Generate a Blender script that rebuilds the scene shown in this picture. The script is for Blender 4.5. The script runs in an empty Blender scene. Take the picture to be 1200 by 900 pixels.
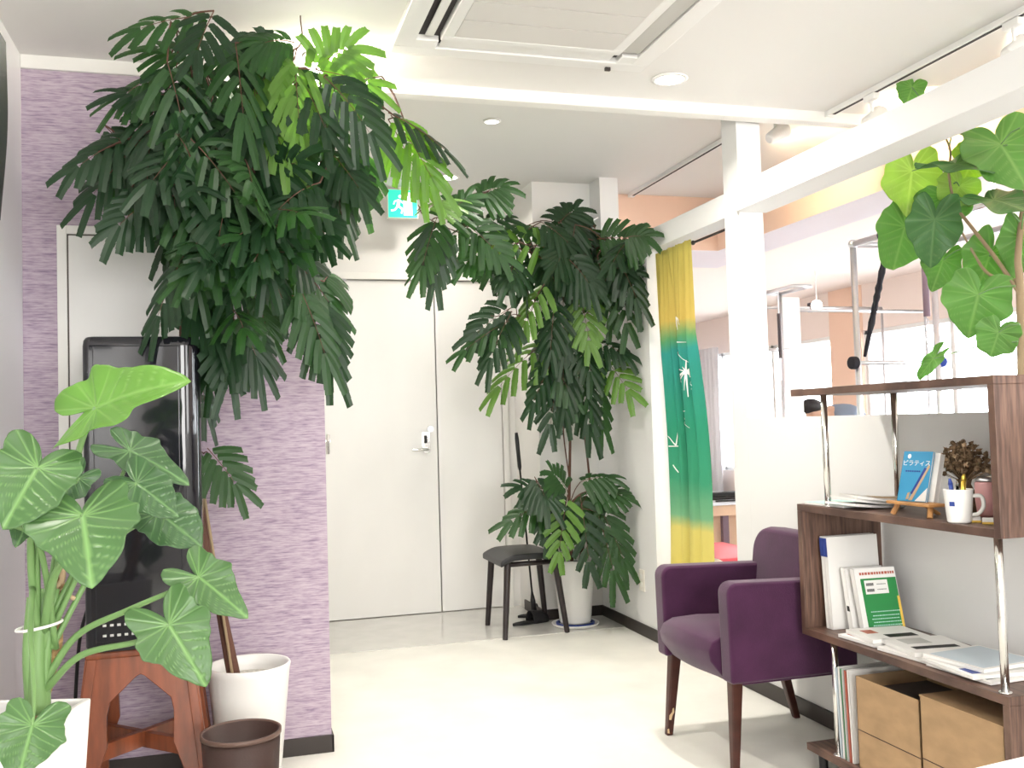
import bpy, bmesh, math, random
from mathutils import Vector, Matrix, noise
random.seed(7)
PI = math.pi
COL = bpy.context.scene.collection
V = Vector

# ------------------------------------------------------------------ camera maths (1200 x 900 frame)
FPX = 1130.; H = 1.2
yaw = math.radians(16.3); pit = math.radians(2.3); rol = math.radians(1.68)
CF = V((math.sin(yaw)*math.cos(pit), math.cos(yaw)*math.cos(pit), math.sin(pit)))
Rh = V((math.cos(yaw), -math.sin(yaw), 0)); Uh = Rh.cross(CF)
CR = Rh*math.cos(rol) - Uh*math.sin(rol)
CU = Uh*math.cos(rol) + Rh*math.sin(rol)
def ray(x, y): return CF + CR*((x-600)/FPX) + CU*((450-y)/FPX)
def at(x, y, Y):            # a point of the photo at depth Y
    d = ray(x, y); return V((0, 0, H)) + d*(Y/d.y)
def atx(x, y, X):
    d = ray(x, y); return V((0, 0, H)) + d*(X/d.x)
def atz(x, y, Z):
    d = ray(x, y); return V((0, 0, H)) + d*((Z-H)/d.z)

# ------------------------------------------------------------------ materials
def nodes(name):
    m = bpy.data.materials.new(name); m.use_nodes = True
    return m, m.node_tree, m.node_tree.nodes['Principled BSDF']
def mat(name, col, rough=.6, metal=0, spec=.5, bump=None, var=None, coat=0, trans=0, emit=None, es=0, ior=1.45, sheen=0):
    m, t, b = nodes(name)
    b.inputs['Base Color'].default_value = (*col, 1)
    b.inputs['Roughness'].default_value = rough; b.inputs['Metallic'].default_value = metal
    b.inputs['Specular IOR Level'].default_value = spec; b.inputs['Coat Weight'].default_value = coat
    b.inputs['Transmission Weight'].default_value = trans; b.inputs['IOR'].default_value = ior
    b.inputs['Sheen Weight'].default_value = sheen
    if emit: b.inputs['Emission Color'].default_value = (*emit, 1); b.inputs['Emission Strength'].default_value = es
    tc = t.nodes.new('ShaderNodeTexCoord')
    if var:       # (scale vector, amount 0..1)
        mp = t.nodes.new('ShaderNodeMapping'); mp.inputs['Scale'].default_value = var[0]
        n = t.nodes.new('ShaderNodeTexNoise'); n.inputs['Scale'].default_value = 1; n.inputs['Detail'].default_value = 4
        cr = t.nodes.new('ShaderNodeMapRange'); cr.inputs[1].default_value = .3; cr.inputs[2].default_value = .7
        cr.inputs[3].default_value = 1-var[1]; cr.inputs[4].default_value = 1+var[1]
        mx = t.nodes.new('ShaderNodeMix'); mx.data_type = 'RGBA'; mx.blend_type = 'MULTIPLY'; mx.inputs[0].default_value = 1
        mx.inputs[6].default_value = (*col, 1)
        t.links.new(tc.outputs['Object'], mp.inputs[0]); t.links.new(mp.outputs[0], n.inputs[0])
        t.links.new(n.outputs[0], cr.inputs[0]); t.links.new(cr.outputs[0], mx.inputs[7]); t.links.new(mx.outputs[2], b.inputs['Base Color'])
    if bump:      # (scale vector, strength, distance)
        mp = t.nodes.new('ShaderNodeMapping'); mp.inputs['Scale'].default_value = bump[0]
        n = t.nodes.new('ShaderNodeTexNoise'); n.inputs['Scale'].default_value = 1; n.inputs['Detail'].default_value = 5
        bp = t.nodes.new('ShaderNodeBump'); bp.inputs['Strength'].default_value = bump[1]; bp.inputs['Distance'].default_value = bump[2]
        t.links.new(tc.outputs['Object'], mp.inputs[0]); t.links.new(mp.outputs[0], n.inputs[0])
        t.links.new(n.outputs[0], bp.inputs['Height']); t.links.new(bp.outputs[0], b.inputs['Normal'])
    return m
def leafmat(name, col, vein=None, rough=.45, tl=.35):
    m, t, b = nodes(name)
    b.inputs['Roughness'].default_value = rough
    tc = t.nodes.new('ShaderNodeTexCoord'); n = t.nodes.new('ShaderNodeTexNoise'); n.inputs['Scale'].default_value = 9
    cr = t.nodes.new('ShaderNodeMapRange'); cr.inputs[3].default_value = .75; cr.inputs[4].default_value = 1.3
    mx = t.nodes.new('ShaderNodeMix'); mx.data_type = 'RGBA'; mx.blend_type = 'MULTIPLY'; mx.inputs[0].default_value = 1
    mx.inputs[6].default_value = (*col, 1)
    t.links.new(tc.outputs['Object'], n.inputs[0]); t.links.new(n.outputs[0], cr.inputs[0]); t.links.new(cr.outputs[0], mx.inputs[7])
    out = mx.outputs[2]
    if vein:
        a = t.nodes.new('ShaderNodeAttribute'); a.attribute_name = 'vein'
        m2 = t.nodes.new('ShaderNodeMix'); m2.data_type = 'RGBA'; m2.inputs[7].default_value = (*vein, 1)
        t.links.new(a.outputs['Fac'], m2.inputs[0]); t.links.new(out, m2.inputs[6]); out = m2.outputs[2]
        bp = t.nodes.new('ShaderNodeBump'); bp.inputs['Strength'].default_value = .5; bp.inputs['Distance'].default_value = .004; bp.invert = True
        t.links.new(a.outputs['Fac'], bp.inputs['Height']); t.links.new(bp.outputs[0], b.inputs['Normal'])
    t.links.new(out, b.inputs['Base Color'])
    tr = t.nodes.new('ShaderNodeBsdfTranslucent'); ms = t.nodes.new('ShaderNodeMixShader'); ms.inputs[0].default_value = tl
    g = t.nodes.new('ShaderNodeMix'); g.data_type = 'RGBA'; g.blend_type = 'MULTIPLY'; g.inputs[0].default_value = 1; g.inputs[7].default_value = (1.5, 1.8, .5, 1)
    t.links.new(out, g.inputs[6]); t.links.new(g.outputs[2], tr.inputs[0])
    t.links.new(b.outputs[0], ms.inputs[1]); t.links.new(tr.outputs[0], ms.inputs[2])
    t.links.new(ms.outputs[0], t.nodes['Material Output'].inputs[0])
    return m

M = {}
M['white_wall'] = mat('white_wall', (.80, .785, .76), .7, bump=((60, 60, 60), .15, .002))
M['partition'] = mat('partition_paint', (.79, .79, .785), .55)
M['ceiling'] = mat('ceiling_paint', (.78, .765, .74), .8)
M['trim'] = mat('trim_white', (.84, .825, .79), .5)
M['peach'] = mat('peach_paint', (.86, .60, .46), .7)
M['pale_peach'] = mat('pale_peach_paint', (.88, .76, .70), .7)
M['lavender'] = mat('soffit_paint', (.74, .68, .72), .7)
M['door'] = mat('door_paint', (.80, .79, .77), .45, var=((3, 3, 1.5), .03))
M['dark_base'] = mat('dark_baseboard', (.035, .027, .024), .45)
M['floor'] = mat('floor_vinyl', (.75, .74, .69), .55, var=((5, 5, 5), .05), bump=((90, 90, 90), .1, .002))
M['tile'] = mat('entry_tile', (.60, .59, .56), .16, var=((7, 7, 7), .06), spec=.5)
M['gap'] = mat('dark_gap', (.12, .10, .09), .8)
M['seam'] = mat('door_seam', (.36, .33, .31), .8)
M['black'] = mat('black_plastic', (.012, .012, .014), .35)
M['gloss_black'] = mat('gloss_black', (.010, .010, .014), .07, coat=.3, spec=.45)
M['matte_black'] = mat('matte_black', (.014, .013, .015), .75)
M['stool_black'] = mat('stool_black', (.022, .015, .016), .35)
M['leather'] = mat('black_leather', (.018, .018, .02), .4, bump=((90, 90, 90), .3, .002))
M['chrome'] = mat('chrome', (.78, .77, .75), .16, metal=1)
M['steel'] = mat('brushed_steel', (.68, .69, .72), .32, metal=1)
M['white_metal'] = mat('white_enamel', (.83, .82, .80), .35)
M['pot_white'] = mat('white_ceramic', (.84, .83, .81), .3)
M['soil'] = mat('soil', (.045, .03, .02), .95, bump=((80, 80, 80), 1, .01))
M['gravel'] = mat('pale_pebbles', (.62, .60, .55), .9, bump=((120, 120, 120), 1, .01), var=((90, 90, 90), .3))
M['bark'] = mat('reddish_bark', (.12, .052, .034), .7, bump=((30, 30, 90), .6, .004))
M['pale_bark'] = mat('pale_bark', (.30, .22, .13), .75, bump=((60, 60, 20), .6, .004))
M['fibre'] = mat('fibrous_trunk', (.34, .22, .10), .9, bump=((60, 60, 140), 1, .01), var=((50, 50, 120), .4))
M['velvet'] = mat('purple_velvet', (.058, .016, .050), .9, sheen=.3, spec=.15, bump=((220, 220, 220), .4, .002), var=((9, 9, 9), .18))
M['legwood'] = mat('dark_leg_wood', (.055, .016, .011), .35, var=((8, 8, 30), .2))
M['chip'] = mat('bare_wood', (.62, .45, .26), .7)
M['redwood'] = mat('red_brown_wood', (.21, .058, .024), .38, var=((30, 30, 4), .35), coat=.25)
M['brownbin'] = mat('brown_leatherette', (.042, .020, .016), .5, bump=((150, 150, 150), .3, .002))
M['binrim'] = mat('brown_rim', (.12, .07, .055), .45)
M['lime'] = leafmat('young_or_lit_frond', (.10, .21, .035), tl=.3)  # young growth; also paints lamp-lit brightness on fronds near the downlight
M['leaf_dark'] = leafmat('frond_dark', (.013, .042, .016), rough=.42, tl=.28)
M['leaf_mid'] = leafmat('frond_mid', (.026, .080, .022), rough=.42, tl=.35)
M['leaf_dry'] = leafmat('frond_yellow_green', (.30, .42, .07), tl=.45)
M['alo'] = leafmat('elephant_ear', (.080, .175, .058), vein=(.22, .40, .14), rough=.33, tl=.25)
M['alo_dark'] = leafmat('elephant_ear_dark', (.055, .125, .048), vein=(.16, .30, .12), rough=.35, tl=.2)
M['alo_lime'] = leafmat('elephant_ear_lime', (.15, .32, .055), vein=(.24, .42, .12), rough=.33, tl=.35)
M['stalk'] = mat('green_stalk', (.16, .29, .10), .4)
M['fic'] = leafmat('fig_leaf', (.15, .31, .08), vein=(.26, .42, .15), rough=.5, tl=.4)
M['fic_dark'] = leafmat('fig_leaf_dark', (.07, .19, .055), vein=(.14, .28, .10), rough=.45, tl=.25)
M['fic_pale'] = leafmat('fig_leaf_pale', (.36, .46, .15), vein=(.5, .58, .26), rough=.5, tl=.5)
M['paper'] = mat('paper_white', (.80, .79, .77), .6)
M['paper_grey'] = mat('paper_grey', (.50, .50, .48), .7)
M['paper_blue'] = mat('paper_pale_blue', (.52, .60, .66), .5)
M['green_cover'] = mat('green_cover', (.018, .23, .055), .4)
M['blue_cover'] = mat('blue_cover', (.045, .28, .50), .4)
M['deep_blue'] = mat('deep_blue', (.03, .06, .27), .4)
M['yellow'] = mat('yellow_print', (.75, .50, .08), .5)
M['red_print'] = mat('red_print', (.45, .12, .08), .5)
M['ink'] = mat('black_ink', (.02, .02, .02), .6)
M['aqua'] = mat('aqua_cover', (.45, .68, .64), .5)
M['kraft'] = mat('kraft_paper', (.40, .26, .14), .8, var=((14, 14, 30), .10), bump=((8, 8, 8), .4, .01))
M['oak'] = mat('light_oak', (.50, .25, .09), .5, var=((10, 40, 40), .2))
M['pink'] = mat('pink_ceramic', (.80, .42, .42), .4)
M['dried'] = mat('dried_flowers', (.20, .13, .075), .95, var=((60, 60, 60), .5))
M['dried_pale'] = mat('dried_pale', (.50, .36, .23), .95)
M['glass'] = mat('clear_glass', (.95, .97, .97), .03, trans=1)
M['gold'] = mat('gold_foil', (.85, .62, .12), .3, metal=1)
M['navy_fabric'] = mat('grey_blue_shirt', (.20, .24, .31), .9)
M['skin'] = mat('skin', (.62, .38, .27), .55)
M['hair'] = mat('dark_hair', (.02, .018, .02), .6)
M['strap'] = mat('black_strap', (.014, .013, .02), .8)
M['spring'] = mat('dark_spring', (.12, .10, .11), .4, metal=.5)
M['mauve_bar'] = mat('mauve_grip', (.22, .15, .19), .6)
M['blue_knob'] = mat('blue_clamp', (.02, .05, .30), .5)
M['desk_wood'] = mat('pale_desk_wood', (.72, .50, .34), .5, var=((6, 30, 6), .1))
M['desk_white'] = mat('pale_desk_top', (.78, .82, .88), .4)
M['red_vinyl'] = mat('red_pink_vinyl', (.75, .10, .13), .45)
M['sage'] = mat('table_vinyl', (.35, .34, .36), .5)
M['cream_bag'] = mat('crumpled_plastic', (.86, .74, .62), .35, bump=((14, 14, 14), 1, .03))
M['curtain_white'] = mat('sheer_white', (.88, .88, .92), .8)
M['lamp'] = mat('lamp_glow', (1, 1, 1), .5, emit=(1, .93, .80), es=9)
M['lamp_small'] = mat('lamp_glow_soft', (1, 1, 1), .5, emit=(1, .93, .84), es=3)
M['exit_green'] = mat('exit_green', (.02, .5, .3), .4, emit=(.03, .78, .46), es=1.0)
M['exit_white'] = mat('exit_white', (.9, 1, .95), .4, emit=(.85, 1, .95), es=1.1)
M['grille'] = mat('ac_grille', (.66, .64, .61), .6)
M['vane'] = mat('ac_vane', (.52, .51, .48), .5)
M['slot'] = mat('ac_slot_dark', (.04, .035, .035), .7)
M['tablewhite'] = mat('white_laminate', (.86, .85, .81), .4)
M['plate'] = mat('ivory_plastic', (.80, .77, .70), .4)

def walnut():
    m, t, b = nodes('walnut_veneer'); b.inputs['Roughness'].default_value = .42
    tc = t.nodes.new('ShaderNodeTexCoord'); mp = t.nodes.new('ShaderNodeMapping'); mp.inputs['Scale'].default_value = (90, 7, 7)
    n = t.nodes.new('ShaderNodeTexNoise'); n.inputs['Scale'].default_value = 1; n.inputs['Detail'].default_value = 6
    r = t.nodes.new('ShaderNodeValToRGB'); r.color_ramp.elements[0].position = .35; r.color_ramp.elements[1].position = .68
    r.color_ramp.elements[0].color = (.060, .030, .022, 1); r.color_ramp.elements[1].color = (.185, .105, .075, 1)
    t.links.new(tc.outputs['Object'], mp.inputs[0]); t.links.new(mp.outputs[0], n.inputs[0]); t.links.new(n.outputs[0], r.inputs[0]); t.links.new(r.outputs[0], b.inputs['Base Color'])
    return m
M['walnut'] = walnut()
def weave():
    m, t, b = nodes('lilac_woven_wallpaper'); b.inputs['Roughness'].default_value = .85
    tc = t.nodes.new('ShaderNodeTexCoord')
    def ns(sc, d):
        mp = t.nodes.new('ShaderNodeMapping'); mp.inputs['Scale'].default_value = sc
        n = t.nodes.new('ShaderNodeTexNoise'); n.inputs['Scale'].default_value = 1; n.inputs['Detail'].default_value = d
        t.links.new(tc.outputs['Object'], mp.inputs[0]); t.links.new(mp.outputs[0], n.inputs[0]); return n
    a = ns((8, 8, 330), 3); c = ns((30, 30, 190), 4)
    ad = t.nodes.new('ShaderNodeMath'); ad.operation = 'ADD'; t.links.new(a.outputs[0], ad.inputs[0]); t.links.new(c.outputs[0], ad.inputs[1])
    hf = t.nodes.new('ShaderNodeMath'); hf.operation = 'MULTIPLY'; hf.inputs[1].default_value = .5; t.links.new(ad.outputs[0], hf.inputs[0])
    r = t.nodes.new('ShaderNodeValToRGB'); e = r.color_ramp.elements
    e[0].position = .36; e[0].color = (.27, .20, .285, 1); e[1].position = .62; e[1].color = (.56, .475, .54, 1)
    x = e.new(.47); x.color = (.43, .34, .43, 1)
    t.links.new(hf.outputs[0], r.inputs[0]); t.links.new(r.outputs[0], b.inputs['Base Color'])
    bp = t.nodes.new('ShaderNodeBump'); bp.inputs['Strength'].default_value = .4; bp.inputs['Distance'].default_value = .003
    t.links.new(hf.outputs[0], bp.inputs['Height']); t.links.new(bp.outputs[0], b.inputs['Normal'])
    return m
M['lilac'] = weave()

# ------------------------------------------------------------------ mesh building
class MB:
    def __init__(s): s.v = []; s.f = []; s.m = []; s.col = []; s.mi = 0; s.val = 0.
    def add(s, vs, fs):
        o = len(s.v); s.v += [V(p) for p in vs]; s.col += [s.val]*len(vs)
        for f in fs: s.f.append([o+i for i in f]); s.m.append(s.mi)
        return s
    def box(s, x0, y0, z0, x1, y1, z1):
        return s.add([(x0,y0,z0),(x1,y0,z0),(x1,y1,z0),(x0,y1,z0),(x0,y0,z1),(x1,y0,z1),(x1,y1,z1),(x0,y1,z1)],
                     [(0,3,2,1),(4,5,6,7),(0,1,5,4),(1,2,6,5),(2,3,7,6),(3,0,4,7)])
    def obox(s, c, ax, ay, az):      # centre + three half-axis vectors
        c, ax, ay, az = V(c), V(ax), V(ay), V(az)
        p = [c+ax*i+ay*j+az*k for k in (-1,1) for j in (-1,1) for i in (-1,1)]
        return s.add(p, [(0,2,3,1),(4,5,7,6),(0,1,5,4),(1,3,7,5),(3,2,6,7),(2,0,4,6)])
    def tube(s, pts, r, n=10, cap=True):
        pts = [V(p) for p in pts]; k = len(pts)
        rs = r if isinstance(r, (list, tuple)) else [r]*k
        vs = []; t0 = (pts[1]-pts[0]).normalized()
        a = t0.orthogonal().normalized()
        for i, p in enumerate(pts):
            t = (pts[min(i+1,k-1)]-pts[max(i-1,0)]).normalized()
            a = (a - t*a.dot(t)).normalized(); b = t.cross(a)
            vs += [p+(a*math.cos(2*PI*j/n)+b*math.sin(2*PI*j/n))*rs[i] for j in range(n)]
        fs = [(i*n+j, i*n+(j+1)%n, (i+1)*n+(j+1)%n, (i+1)*n+j) for i in range(k-1) for j in range(n)]
        if cap: fs += [tuple(range(n-1,-1,-1)), tuple((k-1)*n+j for j in range(n))]
        return s.add(vs, fs)
    def lathe(s, c, prof, n=32):
        c = V(c); k = len(prof)
        vs = [c+V((r*math.cos(2*PI*j/n), r*math.sin(2*PI*j/n), z)) for r, z in prof for j in range(n)]
        fs = [(i*n+j, i*n+(j+1)%n, (i+1)*n+(j+1)%n, (i+1)*n+j) for i in range(k-1) for j in range(n)]
        if prof[0][0] > .005 and prof[-1][0] > .005: fs += [((k-1)*n+j, (k-1)*n+(j+1)%n, (j+1)%n, j) for j in range(n)]
        else: fs += [tuple(range(n-1,-1,-1)), tuple((k-1)*n+j for j in range(n))]
        return s.add(vs, fs)
    def ball(s, c, r, n=10, m=7, sq=(1,1,1)):
        prof = [(max(r*math.sin(PI*i/m), 1e-4), -r*math.cos(PI*i/m)) for i in range(m+1)]
        o = len(s.v); s.lathe((0,0,0), prof, n)
        for i in range(o, len(s.v)):
            p = s.v[i]; s.v[i] = V((p.x*sq[0], p.y*sq[1], p.z*sq[2]))+V(c)
        return s
    def prism(s, poly, o, ax, ay, th):    # polygon in plane (o,ax,ay), extruded by vector th
        o, ax, ay, th = V(o), V(ax), V(ay), V(th); n = len(poly)
        a = [o+ax*p[0]+ay*p[1] for p in poly]; vs = a+[p+th for p in a]
        return s.add(vs, [tuple(range(n-1,-1,-1)), tuple(range(n,2*n))]+[(i,(i+1)%n,(i+1)%n+n,i+n) for i in range(n)])
    def build(s, name, mats, parent=None, bevel=0, smooth=False, sub=0, seg=2, vein=False, solid=0):
        if not isinstance(mats, (list, tuple)): mats = [mats]
        if parent is not None: org = V(parent.get('_o', (0,0,0)))
        else:
            lo = [min(p[i] for p in s.v) for i in range(3)]; hi = [max(p[i] for p in s.v) for i in range(3)]
            org = V(((lo[0]+hi[0])/2, (lo[1]+hi[1])/2, lo[2]))
        me = bpy.data.meshes.new(name); me.from_pydata([p-org for p in s.v], [], s.f)
        for m in mats: me.materials.append(m if not isinstance(m, str) else M[m])
        me.polygons.foreach_set('material_index', s.m)
        if smooth: me.polygons.foreach_set('use_smooth', [True]*len(s.f))
        if vein:
            at_ = me.attributes.new('vein', 'FLOAT', 'POINT'); at_.data.foreach_set('value', s.col)
        me.update()
        bm = bmesh.new(); bm.from_mesh(me); bmesh.ops.recalc_face_normals(bm, faces=bm.faces); bm.to_mesh(me); bm.free()
        o = bpy.data.objects.new(name, me); COL.objects.link(o)
        if parent is not None:
            o.parent = parent; o['_o'] = tuple(org)
        else: o.location = org; o['_o'] = tuple(org)
        if bevel:
            md = o.modifiers.new('bevel', 'BEVEL'); md.width = bevel; md.segments = seg; md.limit_method = 'ANGLE'; md.angle_limit = .6
            me.polygons.foreach_set('use_smooth', [True]*len(s.f))
            w = o.modifiers.new('wn', 'WEIGHTED_NORMAL')
        if sub: md = o.modifiers.new('sub', 'SUBSURF'); md.levels = sub; md.render_levels = sub
        if solid: md = o.modifiers.new('solid', 'SOLIDIFY'); md.thickness = solid
        return o
def thing(name, label, cat, loc, group=None):
    o = bpy.data.objects.new(name, None); COL.objects.link(o); o.location = loc; o.empty_display_size = .05
    o['_o'] = tuple(loc); o['label'] = label; o['category'] = cat
    if group: o['group'] = group
    return o
def tag(o, label, cat, group=None):
    o['label'] = label; o['category'] = cat
    if group: o['group'] = group
    return o
def struct(o): o['kind'] = 'structure'; return o
def spline(pts, n=8):
    pts = [V(p) for p in pts]; out = []
    P = [pts[0]*2-pts[1]]+pts+[pts[-1]*2-pts[-2]]
    for i in range(1, len(P)-2):
        for k in range(n):
            t = k/n; a, b, c, d = P[i-1:i+3]
            out.append(.5*((2*b)+(c-a)*t+(2*a-5*b+4*c-d)*t*t+(3*b-a-3*c+d)*t**3))
    return out+[pts[-1]]
def text(s, name, size, mat_, M4, parent, extr=.0003, align='CENTER'):
    cu = bpy.data.curves.new(name, 'FONT'); cu.body = s; cu.size = size; cu.extrude = extr; cu.align_x = align
    to = bpy.data.objects.new(name, cu); COL.objects.link(to)
    dg = bpy.context.evaluated_depsgraph_get(); me = bpy.data.meshes.new_from_object(to.evaluated_get(dg))
    bpy.data.objects.remove(to); me.transform(Matrix.Translation(-V(parent['_o'])) @ M4); me.materials.clear(); me.materials.append(M[mat_])
    o = bpy.data.objects.new(name, me); COL.objects.link(o); o.parent = parent; return o
def frame(o, x, y):     # matrix: text x axis along x, y axis along y, origin o
    x, y = V(x).normalized(), V(y).normalized(); z = x.cross(y)
    return Matrix(((x.x,y.x,z.x,o[0]),(x.y,y.y,z.y,o[1]),(x.z,y.z,z.z,o[2]),(0,0,0,1)))

# ================================================================== THE SETTING
PW = 3.69; DW = 6.1; RW = 2.18; RW2 = 2.30; ZC = 2.545; ZR = 2.68; LW = -.69
X2 = 6.2; YB = -2.6; YF = 13.0
struct(MB().box(LW-.1, YB, -.05, X2+.1, YF, 0).build('floor', 'floor'))
struct(MB().box(.34, 5.23, 0, RW, DW, .004).build('floor', 'tile'))
struct(MB().box(LW-.1, YB, ZC, 3.18, 3.69, 2.9).build('ceiling', 'ceiling'))
struct(MB().box(LW-.1, 3.74, ZR, 3.18, DW, 2.9).build('ceiling', 'ceiling'))
struct(MB().box(LW, 3.69-.012, 2.497, 3.18, 3.745, 2.9).build('trim_1', 'trim', bevel=.004))
struct(MB().box(3.54, YB, 2.5, X2+.1, YF, 2.9).build('ceiling', 'pale_peach'))
struct(MB().box(RW2, 6.5, 2.5, 3.54, YF, 2.9).build('ceiling', 'pale_peach'))
M['gloss_wall'] = mat('gloss_white_wall', (.86, .86, .86), .3, spec=.6)
struct(MB().box(LW-.1, YB, 0, LW, DW, 2.9).build('wall_left', 'gloss_wall'))
struct(MB().box(LW, PW, 0, .34, PW+.03, 2.5).build('wall_front', 'lilac'))
struct(MB().box(LW, PW+.03, 0, .335, DW, 2.9).build('wall_front', 'white_wall'))
# unseen back wall behind the camera, with windows added for fill light
bw = MB().box(LW, YB-.1, 0, X2, YB, .8).box(LW, YB-.1, 2.2, X2, YB, 2.9).box(LW, YB-.1, .8, -.3, YB, 2.2).box(1.9, YB-.1, .8, 3.0, YB, 2.2).box(5.4, YB-.1, .8, X2, YB, 2.2)
struct(bw.build('wall_rear', 'white_wall'))
# wall with the entrance
struct(MB().box(.335, DW, 0, .40, DW+.1, 2.9).box(.40, DW, 2.175, 1.74, DW+.1, 2.9).box(1.74, DW, 0, RW2, DW+.1, 2.9).build('wall_back', 'white_wall'))
struct(MB().box(1.80, 5.6, 0, RW, DW, 2.9).build('wall_pillar', 'white_wall'))
# partition: tall end, low solid piece, beam, column, parapet
struct(MB().box(RW, 5.43, 0, RW2, DW, 2.9).box(RW, 4.785, 0, RW2, 5.43, 2.217).build('wall_right', 'partition'))
struct(MB().box(RW-.018, YB, 2.105, RW2+.018, 3.79, 2.222).box(RW, 3.92, 2.105, RW2, 4.785, 2.217).build('trim_2', 'partition', bevel=.003))
struct(MB().box(RW, 3.785, 0, RW2, 3.92, 2.69).build('wall_column', 'partition', bevel=.003))
struct(MB().box(RW, YB, 0, RW2, 3.785, 1.19).build('wall_parapet', 'partition'))
# soffit beams of the studio
sb = MB().box(RW2, 5.82, 2.32, 3.18, 6.5, 2.9).box(3.18, YB, 2.32, 3.54, 6.5, 2.9); sb.m = [0]*12
def mark_under(mb):
    for i, f in enumerate(mb.f):
        if max(mb.v[k].z for k in f) < 2.4: mb.m[i] = 1
mark_under(sb)
struct(sb.build('trim_3', ['peach', 'lavender']))
# studio outer walls with openings
def wall_x(name, X, th, y0, y1, z1, holes, m):
    mb = MB(); ys = y0
    for (a, b, c, d) in sorted(holes):
        mb.box(X, ys, 0, X+th, a, z1); mb.box(X, a, 0, X+th, b, c); mb.box(X, a, d, X+th, b, z1); ys = b
    mb.box(X, ys, 0, X+th, y1, z1)
    return struct(mb.build(name, m))
wins = [(1.0, 4.3, .5, 2.03), (4.7, 8.4, .5, 2.03), (8.93, 12.6, .5, 2.03)]
wall_x('wall_window', X2, .12, YB, YF, 2.9, wins, 'pale_peach')
struct(MB().box(3.0, YF, 0, X2, YF+.1, 2.9).build('wall_far', 'pale_peach'))
struct(MB().box(RW2, 6.5, 0, RW2+.7, YF, 2.9).build('wall_far', 'pale_peach'))
struct(MB().box(X2-.03, 8.40, 0, X2, 8.93, 2.5).build('wall_pier', 'peach'))
for i, (a, b, c, d) in enumerate(wins):
    fr = MB()
    fr.box(X2+.02, a, c, X2+.07, a+.04, d).box(X2+.02, b-.04, c, X2+.07, b, d).box(X2+.02, a, c, X2+.07, b, c+.04).box(X2+.02, a, d-.04, X2+.07, b, d)
    k = 3
    for j in range(1, k): y = a+(b-a)*j/k; fr.box(X2+.02, y-.025, c, X2+.07, y+.025, d)
    w = struct(fr.build('window_%d' % (i+1), 'white_metal'))
    MB().box(X2+.04, a+.04, c+.04, X2+.046, b-.04, d-.04).build('window_pane', 'glass', w)
for i, (a, b) in enumerate([(-.3, 1.9), (3.0, 5.4)]):  # frames of the added rear windows, out of view
    fr = MB().box(a, YB-.07, .8, b, YB-.02, .84).box(a, YB-.07, 2.16, b, YB-.02, 2.2).box(a, YB-.07, .8, a+.04, YB-.02, 2.2).box(b-.04, YB-.07, .8, b, YB-.02, 2.2).box((a+b)/2-.02, YB-.07, .8, (a+b)/2+.02, YB-.02, 2.2)
    struct(fr.build('window_%d' % (i+4), 'white_metal'))
# baseboards
struct(MB().box(LW, PW-.012, 0, .348, PW, .063).box(.34, PW-.012, 0, .348, PW+.2, .063).build('baseboard_front', 'dark_base', bevel=.002))
struct(MB().box(LW, YB, 0, LW+.012, PW, .063).build('baseboard_left', 'dark_base', bevel=.002))
struct(MB().box(RW-.012, 4.785, 0, RW, 5.6, .065).box(RW-.012, YB, 0, RW, 3.92, .065).build('baseboard_right', 'dark_base', bevel=.002))
struct(MB().box(1.788, 5.588, 0, RW, 5.6, .065).box(1.788, 5.6, 0, 1.80, 5.98, .065).build('baseboard_pillar', 'dark_base', bevel=.002))

# ---- entrance: frame and two leaves
fr = MB().box(.40, DW-.02, 2.135, 1.745, DW+.06, 2.178).box(1.712, DW-.02, 0, 1.748, DW+.06, 2.178).box(.385, DW-.02, 0, .42, DW+.06, 2.178)
struct(fr.build('trim_4', 'trim', bevel=.003))
d1 = struct(MB().box(.425, DW, .008, 1.272, DW+.04, 2.13).build('door_1', 'door', bevel=.003))
hp = at(493, 525, DW)
hb = MB(); hb.box(1.20-.03, DW-.008, 1.055, 1.20+.025, DW, 1.16)
hb.tube([(1.20, DW-.001, 1.046), (1.20, DW-.045, 1.046)], .013).tube(spline([(1.205, DW-.045, 1.046), (1.15, DW-.05, 1.046), (1.10, DW-.048, 1.046)]), .010)
hb.tube([(1.20, DW, 1.046), (1.20, DW-.012, 1.046)], .026, 20)
hd = hb.build('door_handle', 'chrome', d1, bevel=.002)
MB().box(1.185, DW-.0095, 1.085, 1.205, DW-.008, 1.135).build('card_reader', 'ink', hd)
MB().tube([(1.248-.02, DW, 1.175), (1.248-.02, DW-.018, 1.175)], .021, 20).tube([(1.228, DW-.018, 1.175), (1.228, DW-.022, 1.175)], .012, 16).build('lock_cylinder', 'steel', d1, smooth=False, bevel=.002)
MB().box(.45, DW-.055, 2.035, .705, DW-.002, 2.09).build('door_closer', 'white_metal', d1, bevel=.006)
MB().tube([(.50, DW-.03, 2.10), (.70, DW-.10, 2.115), (.62, DW-.01, 2.14)], .008).build('closer_arm', 'steel', d1)
MB().tube([(.575, DW, 1.12), (.575, DW-.03, 1.12)], .014, 14).tube([(.575, DW-.03, 1.16), (.575, DW-.035, 1.12), (.575, DW-.03, 1.04)], .011).build('pull_handle', 'chrome', d1)
d2 = struct(MB().box(1.279, DW, .008, 1.708, DW+.04, 2.13).build('door_2', 'door', bevel=.003))
struct(MB().box(.42, DW+.045, 0, 1.712, DW+.06, 2.135).build('trim_5', 'seam'))

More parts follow.
